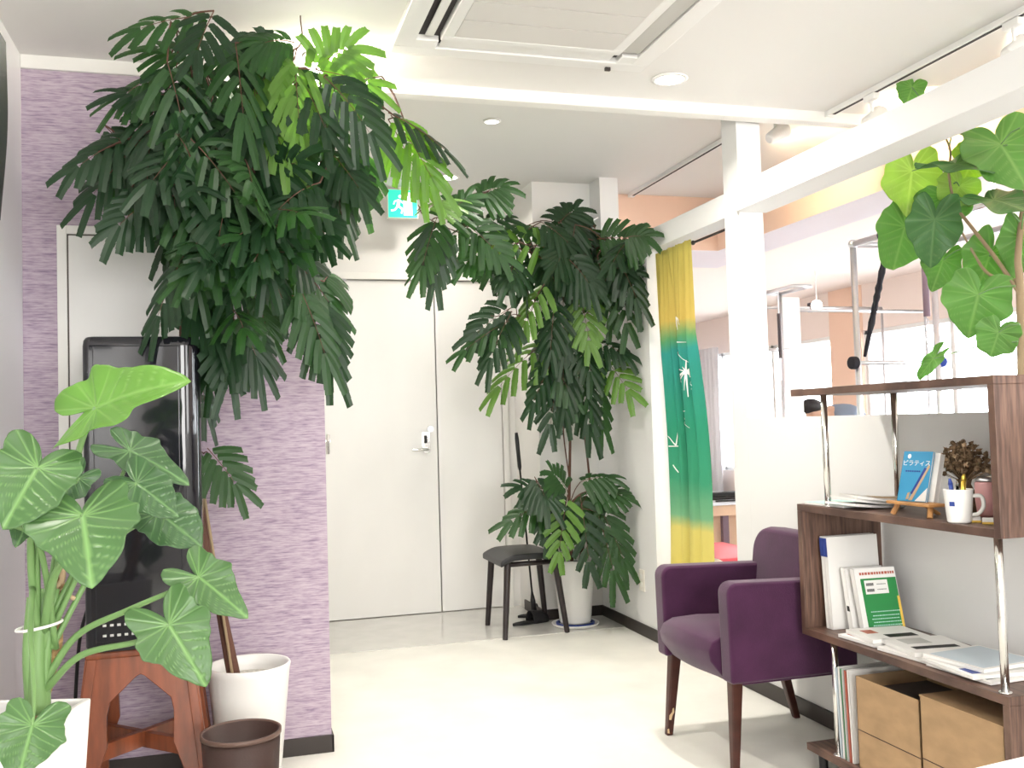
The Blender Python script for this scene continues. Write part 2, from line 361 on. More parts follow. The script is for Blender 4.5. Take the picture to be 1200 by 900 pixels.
# ---- hatch door in the lilac wall
hf = MB().box(-.578, PW-.012, .80, -.546, PW, 1.943).box(-.15, PW-.012, .80, -.118, PW, 1.943).box(-.546, PW-.012, .80, -.15, PW, .83).box(-.546, PW-.012, 1.913, -.15, PW, 1.943)
d3 = struct(hf.build('door_3', 'trim', bevel=.002))
MB().box(-.541, PW-.008, .835, -.155, PW-.001, 1.908).build('door_panel', 'door', d3, bevel=.002)
MB().box(-.546, PW-.003, .83, -.15, PW-.0005, 1.913).build('door_gap', 'gap', d3)
lp = MB().box(-.505, PW-.011, 1.37, -.455, PW-.008, 1.475).build('door_plate', 'paper', d3)
pm = MB()
for k, h in enumerate((1.455, 1.43, 1.405)): pm.box(-.497, PW-.0125, h, -.47+.01*(k % 2), PW-.011, h+.008)
pm.build('plate_print', 'ink', lp)

# ---- ceiling cassette
ac = thing('ceiling_air_conditioner', 'square white four-way air conditioner cassette set in the ceiling', 'air conditioner', (1.04, 2.86, ZC-.03))
ax0, ax1, ay0, ay1 = .56, 1.52, 2.38, 3.33
pn = MB()
zc0, zc1 = ZC-.028, ZC
def ring(mb, a, b, z0, z1):   # square ring between outer inset a and inner inset b
    mb.box(ax0+a, ay0+a, z0, ax1-a, ay0+b, z1); mb.box(ax0+a, ay1-b, z0, ax1-a, ay1-a, z1)
    mb.box(ax0+a, ay0+b, z0, ax0+b, ay1-b, z1); mb.box(ax1-b, ay0+b, z0, ax1-a, ay1-b, z1)
ring(pn, 0, .07, zc0, zc1); ring(pn, .15, .19, zc0-.004, zc1)
for (sx, sy) in ((ax0, ay0), (ax0, ay1-.15), (ax1-.15, ay0), (ax1-.15, ay1-.15)): pn.box(sx+.02, sy+.02, zc0+.001, sx+.15, sy+.15, zc1)
pn.build('panel', 'white_metal', ac, bevel=.004)
sl = MB(); ring(sl, .06, .16, ZC-.006, ZC-.001); sl.build('outlet', 'slot', ac)
for k, (a, b, c, d) in enumerate([(ax0+.095, ay0+.16, ax0+.125, ay1-.16), (ax1-.145, ay0+.16, ax1-.075, ay1-.16), (ax0+.16, ay0+.075, ax1-.16, ay0+.145), (ax0+.16, ay1-.145, ax1-.16, ay1-.075)]):
    MB().box(a, b, zc0+.006, c, d, zc0+.012).build('vane', 'white_metal' if k != 1 else 'vane', ac, bevel=.002)
gr = MB()
for i in range(4):
    y = ay0+.19+i*(ay1-ay0-.38)/4; gr.box(ax0+.19, y+.003, zc0-.003, ax1-.19, y+(ay1-ay0-.38)/4-.003, zc0+.002)
gr.box(ax0+.19, ay0+.19, zc0+.001, ax1-.19, ay1-.19, zc0+.008)
gr.build('intake_grille', 'grille', ac)
MB().box(1.365, 3.30, ZC-.04, 1.385, 3.312, ZC-.026).build('sensor_clip', 'dark_base', ac)

# ---- downlights
def downlight(x, y, z, r, lab, m, power, col=(1, .94, .86), spread=150):
    t = thing('ceiling_downlight', lab, 'ceiling light', (x, y, z-.01))
    MB().lathe((x, y, z), [(r*1.0, -.001), (r*1.22, -.002), (r*1.25, -.006), (r*1.0, -.010), (r*1.0, -.001)], 32).build('trim_ring', 'white_metal', t, smooth=True)
    MB().lathe((x, y, z), [(.001, -.003), (r, -.003), (r, -.007), (r*.6, -.010), (.001, -.011)], 32).build('lamp', m, t, smooth=True)
    if power:
        L = bpy.data.lights.new('downlight', 'AREA'); L.shape = 'DISK'; L.size = r*2; L.energy = power; L.color = col; L.spread = math.radians(spread)
        o = bpy.data.objects.new('downlight', L); COL.objects.link(o); o.location = (x, y, z-.02)
    return t
downlight(1.69, 3.43, ZC, .058, 'bright round downlight in the ceiling beside the air conditioner', 'lamp', 19)
downlight(1.25, 4.49, ZR, .036, 'small dim round downlight in the rear ceiling', 'lamp_small', 4)
downlight(1.27, 5.57, ZR, .055, 'bright downlight above the green exit sign', 'lamp', 9)
DL = atz(377, 66, ZC)
downlight(DL.x, DL.y, ZC, .055, 'downlight hidden behind leaves at the top of the tall tree', 'lamp', 20)
L = bpy.data.lights.new('bulb', 'POINT'); L.energy = 14; L.color = (1, .92, .78); L.shadow_soft_size = .05
o = bpy.data.objects.new('bulb', L); COL.objects.link(o); o.location = (DL.x, DL.y, ZC-.07)
downlight(1.3, .9, ZC, .058, 'unseen fill downlight added in the ceiling over the near part of the room', 'lamp', 13)  # added fill lamp above the frame
downlight(-.1, 2.0, ZC, .058, 'unseen downlight added in the ceiling to brighten the left wall', 'lamp', 9)  # added lamp, lifts the dim left wall
downlight(.2, -.6, ZC, .058, 'unseen fill downlight added in the ceiling behind the viewer', 'lamp', 26)  # added fill lamp behind the camera, also lifts the left wall

# ---- tracks and spots
def track(name, x, y0, y1, z, lab, g=None):
    t = thing(name, lab, 'light track', (x, (y0+y1)/2, z-.025))
    MB().box(x-.018, y0, z-.022, x+.018, y1, z).build('rail', 'white_metal', t, bevel=.002)
    MB().box(x-.007, y0+.02, z-.0235, x+.007, y1-.02, z-.021).build('groove', 'slot', t)
    MB().box(x-.02, y1-.002, z-.026, x+.02, y1+.02, z).build('end_cap', 'white_metal', t, bevel=.002)
track('lighting_track', 2.585, .3, 3.66, ZC, 'long white lighting track on the ceiling above the white beam')
track('lighting_track', 2.545, 3.95, 5.78, ZR, 'lighting track on the rear ceiling beside the white column')
def spot(x, y, z, aim, lab, power):
    t = thing('track_spotlight', lab, 'spotlight', (x, y, z-.03), 'spotlights on the ceiling tracks')
    d = V(aim).normalized(); c = V((x, y, z-.13))
    MB().box(x-.016, y-.035, z-.05, x+.016, y+.035, z-.024).build('adapter', 'white_metal', t, bevel=.003)
    MB().tube([(x, y, z-.05), (x, y, z-.10)], .007).build('stem', 'white_metal', t)
    MB().tube([c-d*.05, c-d*.04, c+d*.03, c+d*.06], [.02, .028, .034, .046], 20).build('lamp_housing', 'white_metal', t, smooth=False, bevel=.002)
    MB().tube([c+d*.0605, c+d*.064], .040, 20).build('bulb', 'lamp', t)
    L = bpy.data.lights.new('spot', 'SPOT'); L.energy = power; L.color = (1, .82, .55); L.spot_size = math.radians(95); L.spot_blend = .6; L.shadow_soft_size = .05
    o = bpy.data.objects.new('spot', L); COL.objects.link(o); o.location = c+d*.09; o.rotation_euler = d.to_track_quat('-Z', 'Y').to_euler()
spot(2.585, 3.38, ZC, (.9, .3, .45), 'white track spotlight near the far end of the front track', 45)
spot(2.585, 2.62, ZC, (.9, .2, .45), 'white track spotlight above the beam near the right edge', 60)
spot(2.545, 4.35, ZR, (.9, .2, -.05), 'white track spotlight just left of the white column, hanging from the rear track', 20)
spot(2.545, 4.05, ZR, (.8, .1, .5), 'white track spotlight behind the white column', 35)

# ---- exit sign
es = thing('exit_sign', 'green illuminated exit sign with a white running figure above the entrance', 'exit sign', (1.06, 5.86, 2.50))
ex0, ex1, ez0, ez1 = .952, 1.13, 2.485, 2.655
MB().box(ex0-.006, 5.85, ez0-.006, ex1+.006, 5.89, ez1+.006).build('housing', 'plate', es, bevel=.003)
MB().box(ex0, 5.846, ez0, ex1, 5.851, ez1).build('sign_panel', 'exit_green', es)
pg = MB(); o_ = V(((ex0+ex1)/2, 5.8445, (ez0+ez1)/2)); S = .17
pg.prism([(-.30,-.42),(.02,-.42),(.02,.42),(-.30,.42)], o_+V((.055,0,0)), (S,0,0), (0,0,S), (0,.001,0))
def st(a, b, w):
    a, b = V(a), V(b); n = (b-a).normalized().orthogonal() if False else V((-(b-a).y, (b-a).x)).normalized()*w
    pg.prism([tuple(a+n), tuple(b+n), tuple(b-n), tuple(a-n)], o_+V((-.02,-.0012,0)), (S,0,0), (0,0,S), (0,.001,0))
pg2 = pg
st((-.02,.14), (-.06,-.10), .06); st((-.06,-.08), (.10,-.20), .035); st((.10,-.20), (.06,-.36), .03); st((-.06,-.08), (-.18,-.24), .035); st((-.18,-.24), (-.32,-.26), .03)
st((-.02,.13), (.14,.02), .025); st((-.02,.13), (-.18,.08), .025); st((-.18,.08), (-.22,-.04), .025)
pg.prism([(.02+.06*math.cos(a*PI/6), .26+.06*math.sin(a*PI/6)) for a in range(12)], o_+V((-.02,-.0012,0)), (S,0,0), (0,0,S), (0,.001,0))
pg.build('running_figure', 'exit_white', es)
MB().box(1.02, 5.865, 2.66, 1.06, 5.875, ZR).build('hanger', 'plate', es)
# ---- wall switch plate
sw = atx(753, 680, RW)
s1 = thing('wall_socket', 'ivory wall socket low on the white wall beside the doorway', 'wall socket', (RW-.008, sw.y, .24))
MB().box(RW-.007, sw.y-.035, .245, RW, sw.y+.035, .365).build('cover_plate', 'plate', s1, bevel=.003)
for dz in (-.022, .022): MB().box(RW-.009, sw.y-.016, .305+dz-.013, RW-.0065, sw.y+.016, .305+dz+.013).build('socket_outlet', 'trim', s1, bevel=.002)

# ================================================================== EVERFRESH TREES
def clampX(p, lim=2.13):
    if p.x > lim:
        d = p-V((0,0,H)); p = V((0,0,H))+d*(lim/p.x)
    return p
def frond(mb, base, tip, npair, pl_, pw, nrm, rng, droop=.25):
    d = tip-base; L = d.length; d.normalize()
    n = (nrm-d*nrm.dot(d)).normalized(); s = d.cross(n)
    pts = []
    for i in range(7):
        t = i/6; pts.append(base+d*L*t+V((0,0,-1))*droop*.35*L*t*t+n*.0)
    mb.mi_save = mb.mi; lm = mb.mi; mb.mi = 3; mb.tube(pts, [.0022*(1-.6*i/6) for i in range(7)], 4, cap=False); mb.mi = lm
    def P(t):
        f = t*6; i = min(int(f), 5); return pts[i].lerp(pts[i+1], f-i)
    for k in range(npair+1):
        t = .12+.86*k/npair if npair else 1
        sc = (.62+.38*math.sin(PI*min(1, .25+.75*t))) if k < npair else .95
        phi = math.radians(78-50*t)
        for sg in ((-1, 1) if k < npair else (-.35, .35)):
            ph = phi if k < npair else math.radians(20)
            dd = (d*math.cos(ph)+s*math.sin(ph)*(1 if sg > 0 else -1)).normalized()
            dd = (dd+n*rng.uniform(-.10, .10)+V((0,0,-1))*droop*.35).normalized()
            l = pl_*sc*rng.uniform(.88, 1.08); b = P(t)
            w = dd.cross(n).normalized(); nn = w.cross(dd)
            m = 9; prev = None
            for j in range(m):
                u0 = .06+.94*j/m; um = u0+.47/m
                c = b+dd*l*u0+V((0,0,-1))*droop*l*.5*u0*u0
                hw = pw*.5*(math.sin(PI*(.16+.66*um))**.5)*rng.uniform(.92, 1.05)
                ll = l*1.02/m
                tn = (dd+V((0,0,-1))*droop*u0).normalized(); nn = w.cross(tn).normalized(); ll *= (dd+V((0,0,-1))*droop*u0).length
                for q in (-1, 1):
                    e = (w*q*math.cos(.42)+tn*math.sin(.42))*hw*1.08 - nn*hw*.22*(1 if nn.z > 0 else -1)
                    mb.add([c, c+tn*ll*1.05, c+e+tn*ll*.80, c+e-tn*ll*.12], [(0, 1, 2, 3)])
def inside(poly, x, y):
    c = False; j = len(poly)-1
    for i in range(len(poly)):
        xi, yi = poly[i]; xj, yj = poly[j]
        if (yi > y) != (yj > y) and x < (xj-xi)*(y-yi)/(yj-yi)+xi: c = not c
        j = i
    return c
def proj(p):
    v = p-V((0,0,H)); d = v.dot(CF); return 600+FPX*v.dot(CR)/d, 450-FPX*v.dot(CU)/d
def foliage(name, parent, branches, hand, polys, count, pl_, pw, flen, seed, lim=2.13, ymax=9, limefrac=.08, zmax=2.53):
    rng = random.Random(seed); mb = MB(); tw = MB()
    bp = []
    for b, r in branches:
        sp = spline(b, 6); tw.tube(sp, [max(r*(1-.7*i/(len(sp)-1)), .002) for i in range(len(sp))], 8); bp += sp[3:]
    def put(base, tip, lime=None, np_=None, droop=None, nrm=None):
        base, tip = V(base), V(tip)
        for p in (base, tip):
            p.y = min(p.y, ymax)
        if lime is None: lime = rng.random() < limefrac
        mb.mi = 2 if lime else (0 if rng.random() < .6 else 1)
        if nrm is None:
            nrm = (V((0, 0, H))-base).normalized()*rng.uniform(.45, 1)+V((0, 0, 1))*rng.uniform(.2, .9)+V((rng.uniform(-.5, .5), rng.uniform(-.2, .2), 0))
        frond(mb, base, tip, np_ or rng.choice((3, 4, 4, 5)), pl_*rng.uniform(.85, 1.12), pw, nrm.normalized(), rng, droop if droop is not None else rng.uniform(.3, .95))
        q = min(bp, key=lambda z: (z-base).length+max(0, z.z-base.z)*.2)
        if (q-base).length > .02:
            mid = (q+base)/2+V((0, 0, (q-base).length*.12)); tw.tube(spline([q, mid, base], 3), .0028, 5)
    for hnd in hand:
        (bx, by, tx, ty, Y), rest = hnd[:5], hnd[5:]
        lime = rest[0] if rest else False
        b = clampX(at(bx, by, Y), lim); t = clampX(at(tx, ty, Y+rng.uniform(-.06, .06)), lim)
        put(b, t, lime, 5)
    tot = 0; tries = 0
    while tot < count and tries < count*60:
        tries += 1
        poly, (y0, y1), cx, cy = rng.choice(polys)
        xs = [p[0] for p in poly]; ys = [p[1] for p in poly]
        x, y = rng.uniform(min(xs), max(xs)), rng.uniform(min(ys), max(ys))
        if not inside(poly, x, y): continue
        Y = rng.uniform(y0, y1)
        b = clampX(at(x, y, Y), lim)
        q = min(bp, key=lambda z: (z-b).length)
        if (q-b).length > .42: continue
        out = b-q; out = out.normalized() if out.length > .01 else V((rng.uniform(-1, 1), 0, 0))
        d = (out*.7+V((rng.uniform(-1, 1), rng.uniform(-.45, .45), rng.uniform(-1.3, .0)))).normalized()
        t = b+d*flen*rng.uniform(.7, 1.1)
        t = clampX(t, lim)
        if t.z > zmax or b.z > zmax: continue
        ok = all(inside(poly, *proj(b.lerp(t, f))) for f in (.5, .85))
        e = t+d*pl_*.6; ok = ok and inside(poly, *proj(e))
        sd = d.cross((V((0,0,H))-b).normalized()).normalized()*pl_*.75
        mid = b.lerp(t, .55)
        ok = ok and inside(poly, *proj(mid+sd)) and inside(poly, *proj(mid-sd))
        if not ok: continue
        put(b, t); tot += 1
    for q in (mb, tw):
        for v in q.v:
            if v.z > 2.53 and v.y < 3.76: v.z = 2.53
            if v.z > 2.66: v.z = 2.66
            if v.x > 2.168 and v.z < 2.225: v.x = 2.168
            if v.y > 5.58 and v.x > 1.78: v.y = 5.58
            if v.x < .35 and v.y > 3.675: v.y = 3.675
    mb.build('foliage', ['leaf_dark', 'leaf_mid', 'lime', 'bark'], parent)
    tw.build('branches', 'bark', parent, smooth=True)
    print(name, 'fronds', tot+len(hand), len(mb.f))

# tall tree on the left
tp = V((.045, 3.46, 0))
tree = thing('potted_tree', 'tall feathery-leaved tree in a round white pot against the lilac wall', 'potted plant', tp)
R0 = .140; zr = .40
MB().lathe(tp, [(.001, .003), (.095, .003), (.10, .01), (R0-.004, zr-.02), (R0, zr), (R0-.004, zr+.006), (R0-.012, zr+.003), (R0-.018, zr-.03), (.12, zr-.06), (.001, zr-.06)], 48).build('pot', 'pot_white', tree, smooth=True)
MB().lathe(tp, [(.001, zr-.062), (R0-.02, zr-.06), (R0-.02, zr-.045), (.001, zr-.04)], 32).build('soil', 'gravel', tree)
tk = MB()
tr1 = spline([tp+V((-.035, -.03, zr-.06)), at(257, 700, 3.44), at(240, 640, 3.45), at(226, 520, 3.46), at(213, 395, 3.45), at(222, 300, 3.42), at(236, 200, 3.40), at(262, 110, 3.36)], 8)
tk.tube(tr1, [.014-.009*i/(len(tr1)-1) for i in range(len(tr1))], 10)
tr2 = spline([tp+V((-.06, 0, zr-.06)), at(247, 660, 3.48), at(236, 560, 3.5), at(224, 400, 3.48), at(236, 350, 3.45), at(268, 310, 3.4), at(300, 230, 3.35), at(320, 130, 3.3)], 8)
tk.tube(tr2, [.009-.005*i/(len(tr2)-1) for i in range(len(tr2))], 8)
tk.build('trunk', 'bark', tree, smooth=True)
MB().tube([tp+V((-.05, -.05, zr-.05)), at(236, 560, 3.40), at(233, 430, 3.44)], .005).build('support_cane', 'pale_bark', tree)
brL = [([at(236, 200, 3.40), at(200, 160, 3.3), at(150, 165, 3.2), at(110, 180, 3.15)], .006),
       ([at(262, 110, 3.36), at(238, 80, 3.25), at(215, 45, 3.1), at(200, 25, 3.0)], .006),
       ([at(222, 300, 3.42), at(190, 270, 3.3), at(165, 240, 3.2)], .005),
       ([at(222, 300, 3.42), at(215, 330, 3.25), at(205, 350, 3.2)], .005),
       ([at(262, 110, 3.36), at(300, 70, 3.2), at(350, 55, 3.1), at(352, 18, 3.05)], .005),
       ([at(320, 130, 3.3), at(360, 90, 3.15), at(410, 100, 3.1), at(452, 128, 3.15), at(480, 150, 3.3)], .006),
       ([at(300, 230, 3.35), at(340, 190, 3.3), at(375, 175, 3.25), at(400, 190, 3.2), at(430, 175, 3.25)], .005),
       ([at(300, 230, 3.35), at(320, 260, 3.25), at(345, 290, 3.2), at(350, 330, 3.2)], .005),
       ([at(268, 310, 3.4), at(300, 335, 3.3), at(340, 345, 3.25), at(375, 370, 3.25)], .005),
       ([at(236, 350, 3.45), at(268, 350, 3.3), at(275, 380, 3.25)], .004),
       ([at(222, 560, 3.46), at(240, 530, 3.42), at(248, 540, 3.4)], .003)]
polyL = [(80,195),(95,150),(140,140),(140,95),(165,75),(175,55),(180,30),(165,10),(200,5),(262,8),(300,28),(330,30),(352,28),(385,42),(420,52),(448,90),(446,130),(440,160),(432,215),(395,235),(378,180),(376,240),(378,300),(372,330),(388,385),(392,412),(355,380),(320,350),(312,395),(290,425),(262,425),(250,400),(262,375),(235,360),(205,372),(192,355),(198,300),(170,295),(165,262),(150,265),(128,260),(132,225),(105,232),(85,222)]
polyLa = [(180,75),(250,40),(330,60),(378,120),(378,300),(335,360),(250,330),(195,340),(190,250),(140,240),(110,180),(170,130)]
handL = [(160,160,92,175,3.15), (165,165,110,215,3.15), (190,85,150,100,3.1), (250,20,165,14,3.0), (235,70,185,45,3.05), (185,230,140,250,3.15), (215,300,185,352,3.1), (215,340,250,372,3.2),
         (350,80,430,85,3.05,True), (380,90,432,135,3.05), (330,60,300,100,3.1,True), (345,70,350,125,3.05,True), (300,110,330,160,3.1,True), (370,80,405,50,3.1,True), (320,55,290,45,3.1), (345,50,310,38,3.1),  # lime ones carry the downlight's brightness in their colour
         (455,132,520,160,3.15), (458,135,505,190,3.2,True), (455,140,492,200,3.25,True), (412,170,418,205,3.2),
         (385,175,420,212,3.15), (385,180,400,235,3.2), (375,190,380,225,3.2), (350,240,380,265,3.2), (335,280,365,300,3.15), (350,310,385,345,3.15), (350,335,380,395,3.15), (365,350,385,400,3.2),
         (275,375,250,412,3.2), (275,375,270,425,3.2), (278,375,300,405,3.2), (262,352,245,372,3.2), (300,345,312,380,3.2), (243,525,275,560,3.4), (232,425,240,462,3.42), (225,120,150,92,3.1), (330,200,345,260,3.1), (300,220,310,290,3.1), (260,170,275,260,3.1), (230,230,232,310,3.1), (290,260,330,330,3.15),(380,330,385,318,3.2),(200,170,205,235,3.1),(180,120,172,190,3.1),(225,90,205,150,3.1)]
foliage('left', tree, brL, handL, [(polyL, (2.95, 3.5), 260, 200), (polyLa, (3.0, 3.5), 260, 200), (polyLa, (3.0, 3.55), 260, 200)], 128, .125, .030, .20, 3, lim=2.0, ymax=3.58, limefrac=.0, zmax=2.50)

# corner tree
cp = V((1.925, 5.40, 0))
tree2 = thing('potted_tree', 'slender feathery-leaved tree in a tapered white pot in the corner behind the black stool', 'potted plant', cp)
MB().lathe(cp, [(.001, .022), (.088, .022), (.093, .03), (.122, .375), (.124, .388), (.118, .39), (.112, .37), (.108, .35), (.001, .35)], 48).build('pot', 'pot_white', tree2, smooth=True)
MB().lathe(cp, [(.001, .345), (.108, .345), (.108, .362), (.001, .366)], 32).build('soil', 'soil', tree2)
scr = thing('plant_saucer', 'round white saucer with a blue edge under the corner pot', 'saucer', cp)
MB().lathe(cp, [(.001, .001), (.125, .001), (.135, .008), (.140, .018), (.136, .020), (.128, .010), (.001, .008)], 48).build('dish', 'pot_white', scr, smooth=True)
MB().lathe(cp, [(.094, .008), (.112, .008), (.114, .021), (.1, .022)], 40).build('inner_liner', 'deep_blue', scr, smooth=True)
tk = MB()
t1 = spline([cp+V((-.02, -.03, .35)), at(667, 600, 5.38), at(668, 500, 5.38), at(664, 400, 5.35), at(662, 320, 5.3), at(640, 280, 5.25)], 8)
t2 = spline([cp+V((.03, .0, .35)), at(692, 590, 5.36), at(682, 480, 5.38), at(677, 400, 5.36), at(672, 350, 5.33), at(690, 300, 5.2)], 8)
t3 = spline([at(667, 560, 5.38), at(660, 500, 5.38), at(667, 470, 5.38)], 6)
tk.tube(t1, [.011-.007*i/(len(t1)-1) for i in range(len(t1))], 8).tube(t2, [.008-.004*i/(len(t2)-1) for i in range(len(t2))], 8).tube(t3, .004, 6)
tk.build('trunk', 'bark', tree2, smooth=True)
brR = [([at(664, 400, 5.35), at(640, 375, 5.2), at(600, 372, 5.1), at(575, 370, 5.0)], .005),
       ([at(672, 390, 5.34), at(690, 365, 5.15), at(715, 345, 5.0), at(725, 320, 4.9)], .005),
       ([at(662, 320, 5.3), at(630, 300, 5.2), at(590, 285, 5.1), at(545, 275, 4.9), at(500, 255, 4.7), at(490, 240, 4.6)], .006),
       ([at(662, 320, 5.3), at(655, 270, 5.25), at(650, 250, 5.2)], .004),
       ([at(690, 300, 5.2), at(710, 285, 5.0), at(735, 285, 4.85)], .004),
       ([at(677, 410, 5.36), at(700, 420, 5.2), at(720, 420, 5.1)], .004),
       ([at(668, 430, 5.38), at(650, 415, 5.25), at(632, 400, 5.2)], .004),
       ([at(545, 275, 4.9), at(560, 235, 4.9), at(575, 222, 4.9)], .003),
       ([at(667, 600, 5.38), at(650, 580, 5.25), at(630, 570, 5.15)], .004),
       ([at(690, 590, 5.36), at(705, 570, 5.2), at(715, 560, 5.1)], .004),
       ([at(672, 620, 5.38), at(668, 590, 5.2), at(668, 600, 5.1)], .004)]
pA = [(545,285),(570,268),(620,262),(650,240),(680,240),(700,262),(735,275),(748,320),(742,372),(720,385),(690,350),(660,360),(640,352),(600,348),(575,330),(550,312)]
pB = [(610,400),(640,385),(665,395),(690,385),(728,400),(738,450),(720,480),(690,475),(660,492),(640,485),(618,455)]
pC = [(592,600),(600,570),(640,552),(665,550),(690,548),(728,568),(735,600),(732,650),(705,658),(690,640),(672,640),(650,650),(640,622),(612,620)]
handR = [(610,370,545,395,5.0), (600,365,575,405,5.0), (600,360,560,380,5.0), (640,330,610,372,5.0,True), (680,345,690,390,5.0,True), (640,400,585,435,5.1,True), (655,380,630,410,5.1), (650,350,645,400,5.05), (660,340,660,395,5.05),
         (690,400,730,400,5.1), (705,415,735,450,5.1,True), (690,420,705,475,5.1), (660,410,660,460,5.1), (650,420,625,460,5.1), (655,430,645,488,5.1), (675,430,690,480,5.1),
         (512,255,495,300,4.7), (515,255,510,305,4.7), (520,260,545,225,4.8), (540,270,590,245,4.9), (545,265,500,290,4.8), (575,225,545,222,4.9), (560,230,585,213,4.9), (500,245,520,228,4.6,True),(545,262,585,290,4.85),(585,285,545,300,4.9),
         (640,290,570,275,5.0,True), (640,270,610,255,5.1), (655,262,672,240,5.1), (660,265,690,262,5.1), (700,280,735,275,4.95), (715,290,745,330,4.9), (725,300,735,370,4.9), (730,280,752,270,4.75), (700,300,715,360,4.95),
         (650,585,600,600,5.15), (655,580,612,560,5.15), (665,580,655,640,5.0,True), (680,580,690,650,5.05), (690,575,728,575,5.1), (700,590,730,640,5.05), (700,600,718,655,5.05), (665,575,650,550,5.1), (680,565,710,550,5.1)]
foliage('right', tree2, brR, handR, [(pA, (4.95, 5.3), 650, 300), (pA, (4.9, 5.4), 650, 300), (pA, (4.9, 5.4), 650, 300), (pB, (5.05, 5.4), 670, 430), (pC, (5.05, 5.3), 665, 600)], 44, .145, .038, .19, 5, lim=2.09, ymax=5.5, limefrac=.0, zmax=2.60)
stg = tag(MB().tube(spline([at(658, 277, 5.25), at(680, 267, 5.3), V((2.16, 5.42, 2.43))], 4), .004, 6).build('support_string', 'trim', smooth=True), 'white string tying the corner tree to the white wall end', 'string')

# ================================================================== BROAD LEAVES
def outline(tab, a):      # tab: list of (deg, r) 0..180
    a = abs(a)
    for i in range(len(tab)-1):
        a0, r0 = tab[i]; a1, r1 = tab[i+1]
        if a <= a1 + 1e-6:
            t = (a-a0)/(a1-a0); t = t*t*(3-2*t) if False else t; return r0+(r1-r0)*t
    return tab[-1][1]
ALO = [(0,1.04),(5,.97),(10,.87),(18,.78),(26,.71),(34,.64),(44,.60),(52,.55),(62,.54),(72,.49),(84,.48),(94,.44),(106,.47),(118,.49),(130,.56),(142,.60),(152,.57),(162,.44),(172,.22),(180,.08)]
FIC = [(0,.86),(8,.80),(20,.72),(40,.64),(60,.58),(80,.54),(100,.53),(120,.55),(140,.57),(155,.53),(168,.36),(180,.16)]
def leaf(parent, tab, J, T, wide, nrm, m, cup=.10, droop=.12, wave=.03, stalk=None, sr=.004, seed=0, fold=0., bend=0.):
    J, T = V(J), V(T); L = (T-J).length; L = L/tab[0][1]; u = (T-J).normalized()
    n = V(nrm); n = (n-u*n.dot(u)).normalized(); w = n.cross(u)
    rng = random.Random(seed); A = 140; R = 24; mb = MB()
    veins = [0, 24, 42, 62, 88, 118, 146]
    vs = []; cs = []
    p1, p2 = rng.uniform(0, 6), rng.uniform(0, 6)
    for k in range(1, R+1):
        s = k/R
        for j in range(A):
            a = -180+360*j/A
            r = outline(tab, a)*(1+(.060*math.sin(5*math.radians(a)+p1)+.022*math.sin(11*math.radians(a)+p2))*s)*s
            x = r*math.cos(math.radians(a)); y = r*math.sin(math.radians(a))*wide
            yy = abs(y)/wide
            dm = yy if x > 0 else 9
            if abs(a) < 78:
                c_ = x-yy*.62; f_ = abs((c_/.15+.5) % 1-.5)*.15*.85; vd = min(dm*1.0, f_*1.6+(0 if c_ > -.02 else 9))
            else:
                rr_ = r*math.radians(1); vd = min(abs(abs(a)-q)*rr_ for q in (88, 112, 134, 152))*1.3
            vv = max(0., 1-vd/(.020+.012*(1-s)))*(1-.45*s) if dm > .03 else max(0., 1-dm/.045)
            z = cup*(y*y)*2.2 - droop*max(x, 0)**2 - droop*.8*min(x, 0)**2 + wave*s*s*math.sin(math.radians(a)*7+p2) + fold*abs(y) + .003*math.sin(math.radians(abs(a))*14)*s
            vs.append(J+(u*x+w*y+n*z)*L + V((0, 0, -bend*L*(s*max(x, 0))**2))); cs.append(vv)
    mb.v = [J]+vs; mb.col = [1.]+cs
    for j in range(A): mb.f.append([0, 1+j, 1+(j+1) % A]); mb.m.append(0)
    for k in range(R-1):
        for j in range(A):
            a = 1+k*A; b = a+A; mb.f.append([a+j, b+j, b+(j+1) % A, a+(j+1) % A]); mb.m.append(0)
    o = mb.build('leaf', m, parent, smooth=True, vein=True, solid=.0012)
    if stalk:
        sp = spline(stalk+[J], 8); k = len(sp)
        MB().tube(sp, [sr*(1.6-.8*i/(k-1)) for i in range(k)], 10).build('leaf_stalk', 'stalk', o, smooth=True)
    return o

# ---- elephant-ear plant in a square white pot
pc = V((-.485, 2.16, 0))
alo = thing('elephant_ear_plant', 'elephant-ear plant with big arrow-shaped leaves in a square white pot, front left', 'potted plant', pc)
def sqpot(c, a, z0, z1, r0, r1):
    mb = MB(); ax = V((math.cos(a), math.sin(a), 0)); ay = V((-math.sin(a), math.cos(a), 0)); vs = []
    lay = [(r0, z0), (r1, z1), (r1-.012, z1), (r1-.016, z1-.05), (r1-.02, z1-.05)]
    for r, z in lay:
        for i, j in ((-1,-1),(1,-1),(1,1),(-1,1)): vs.append(c+ax*r*i+ay*r*j+V((0,0,z)))
    fs = [(3,2,1,0)]
    for k in range(len(lay)-1):
        for q in range(4): fs.append((k*4+q, k*4+(q+1) % 4, k*4+4+(q+1) % 4, k*4+4+q))
    fs.append((16,17,18,19)); return mb.add(vs, fs), ax, ay
pr_ = .150; pa = math.radians(-18); zp = .64
mbp, ax_, ay_ = sqpot(pc, pa, 0, zp, .115, pr_)
mbp.build('pot', 'pot_white', alo, bevel=.008, seg=3)
MB().prism([(-1,-1),(1,-1),(1,1),(-1,1)], pc+V((0,0,zp-.05)), ax_*(pr_-.02), ay_*(pr_-.02), (0,0,.015)).build('soil', 'soil', alo)
sb_ = pc+V((.02, 0, zp-.04))
mb = MB(); sp = spline([pc+V((.075, .02, zp-.04)), at(60, 760, 2.2), at(60, 715, 2.2), at(66, 672, 2.2)], 6); mb.tube(sp, [.024, .024, .023, .024, .022, .021, .021, .020]+[.019]*(len(sp)-8), 12)
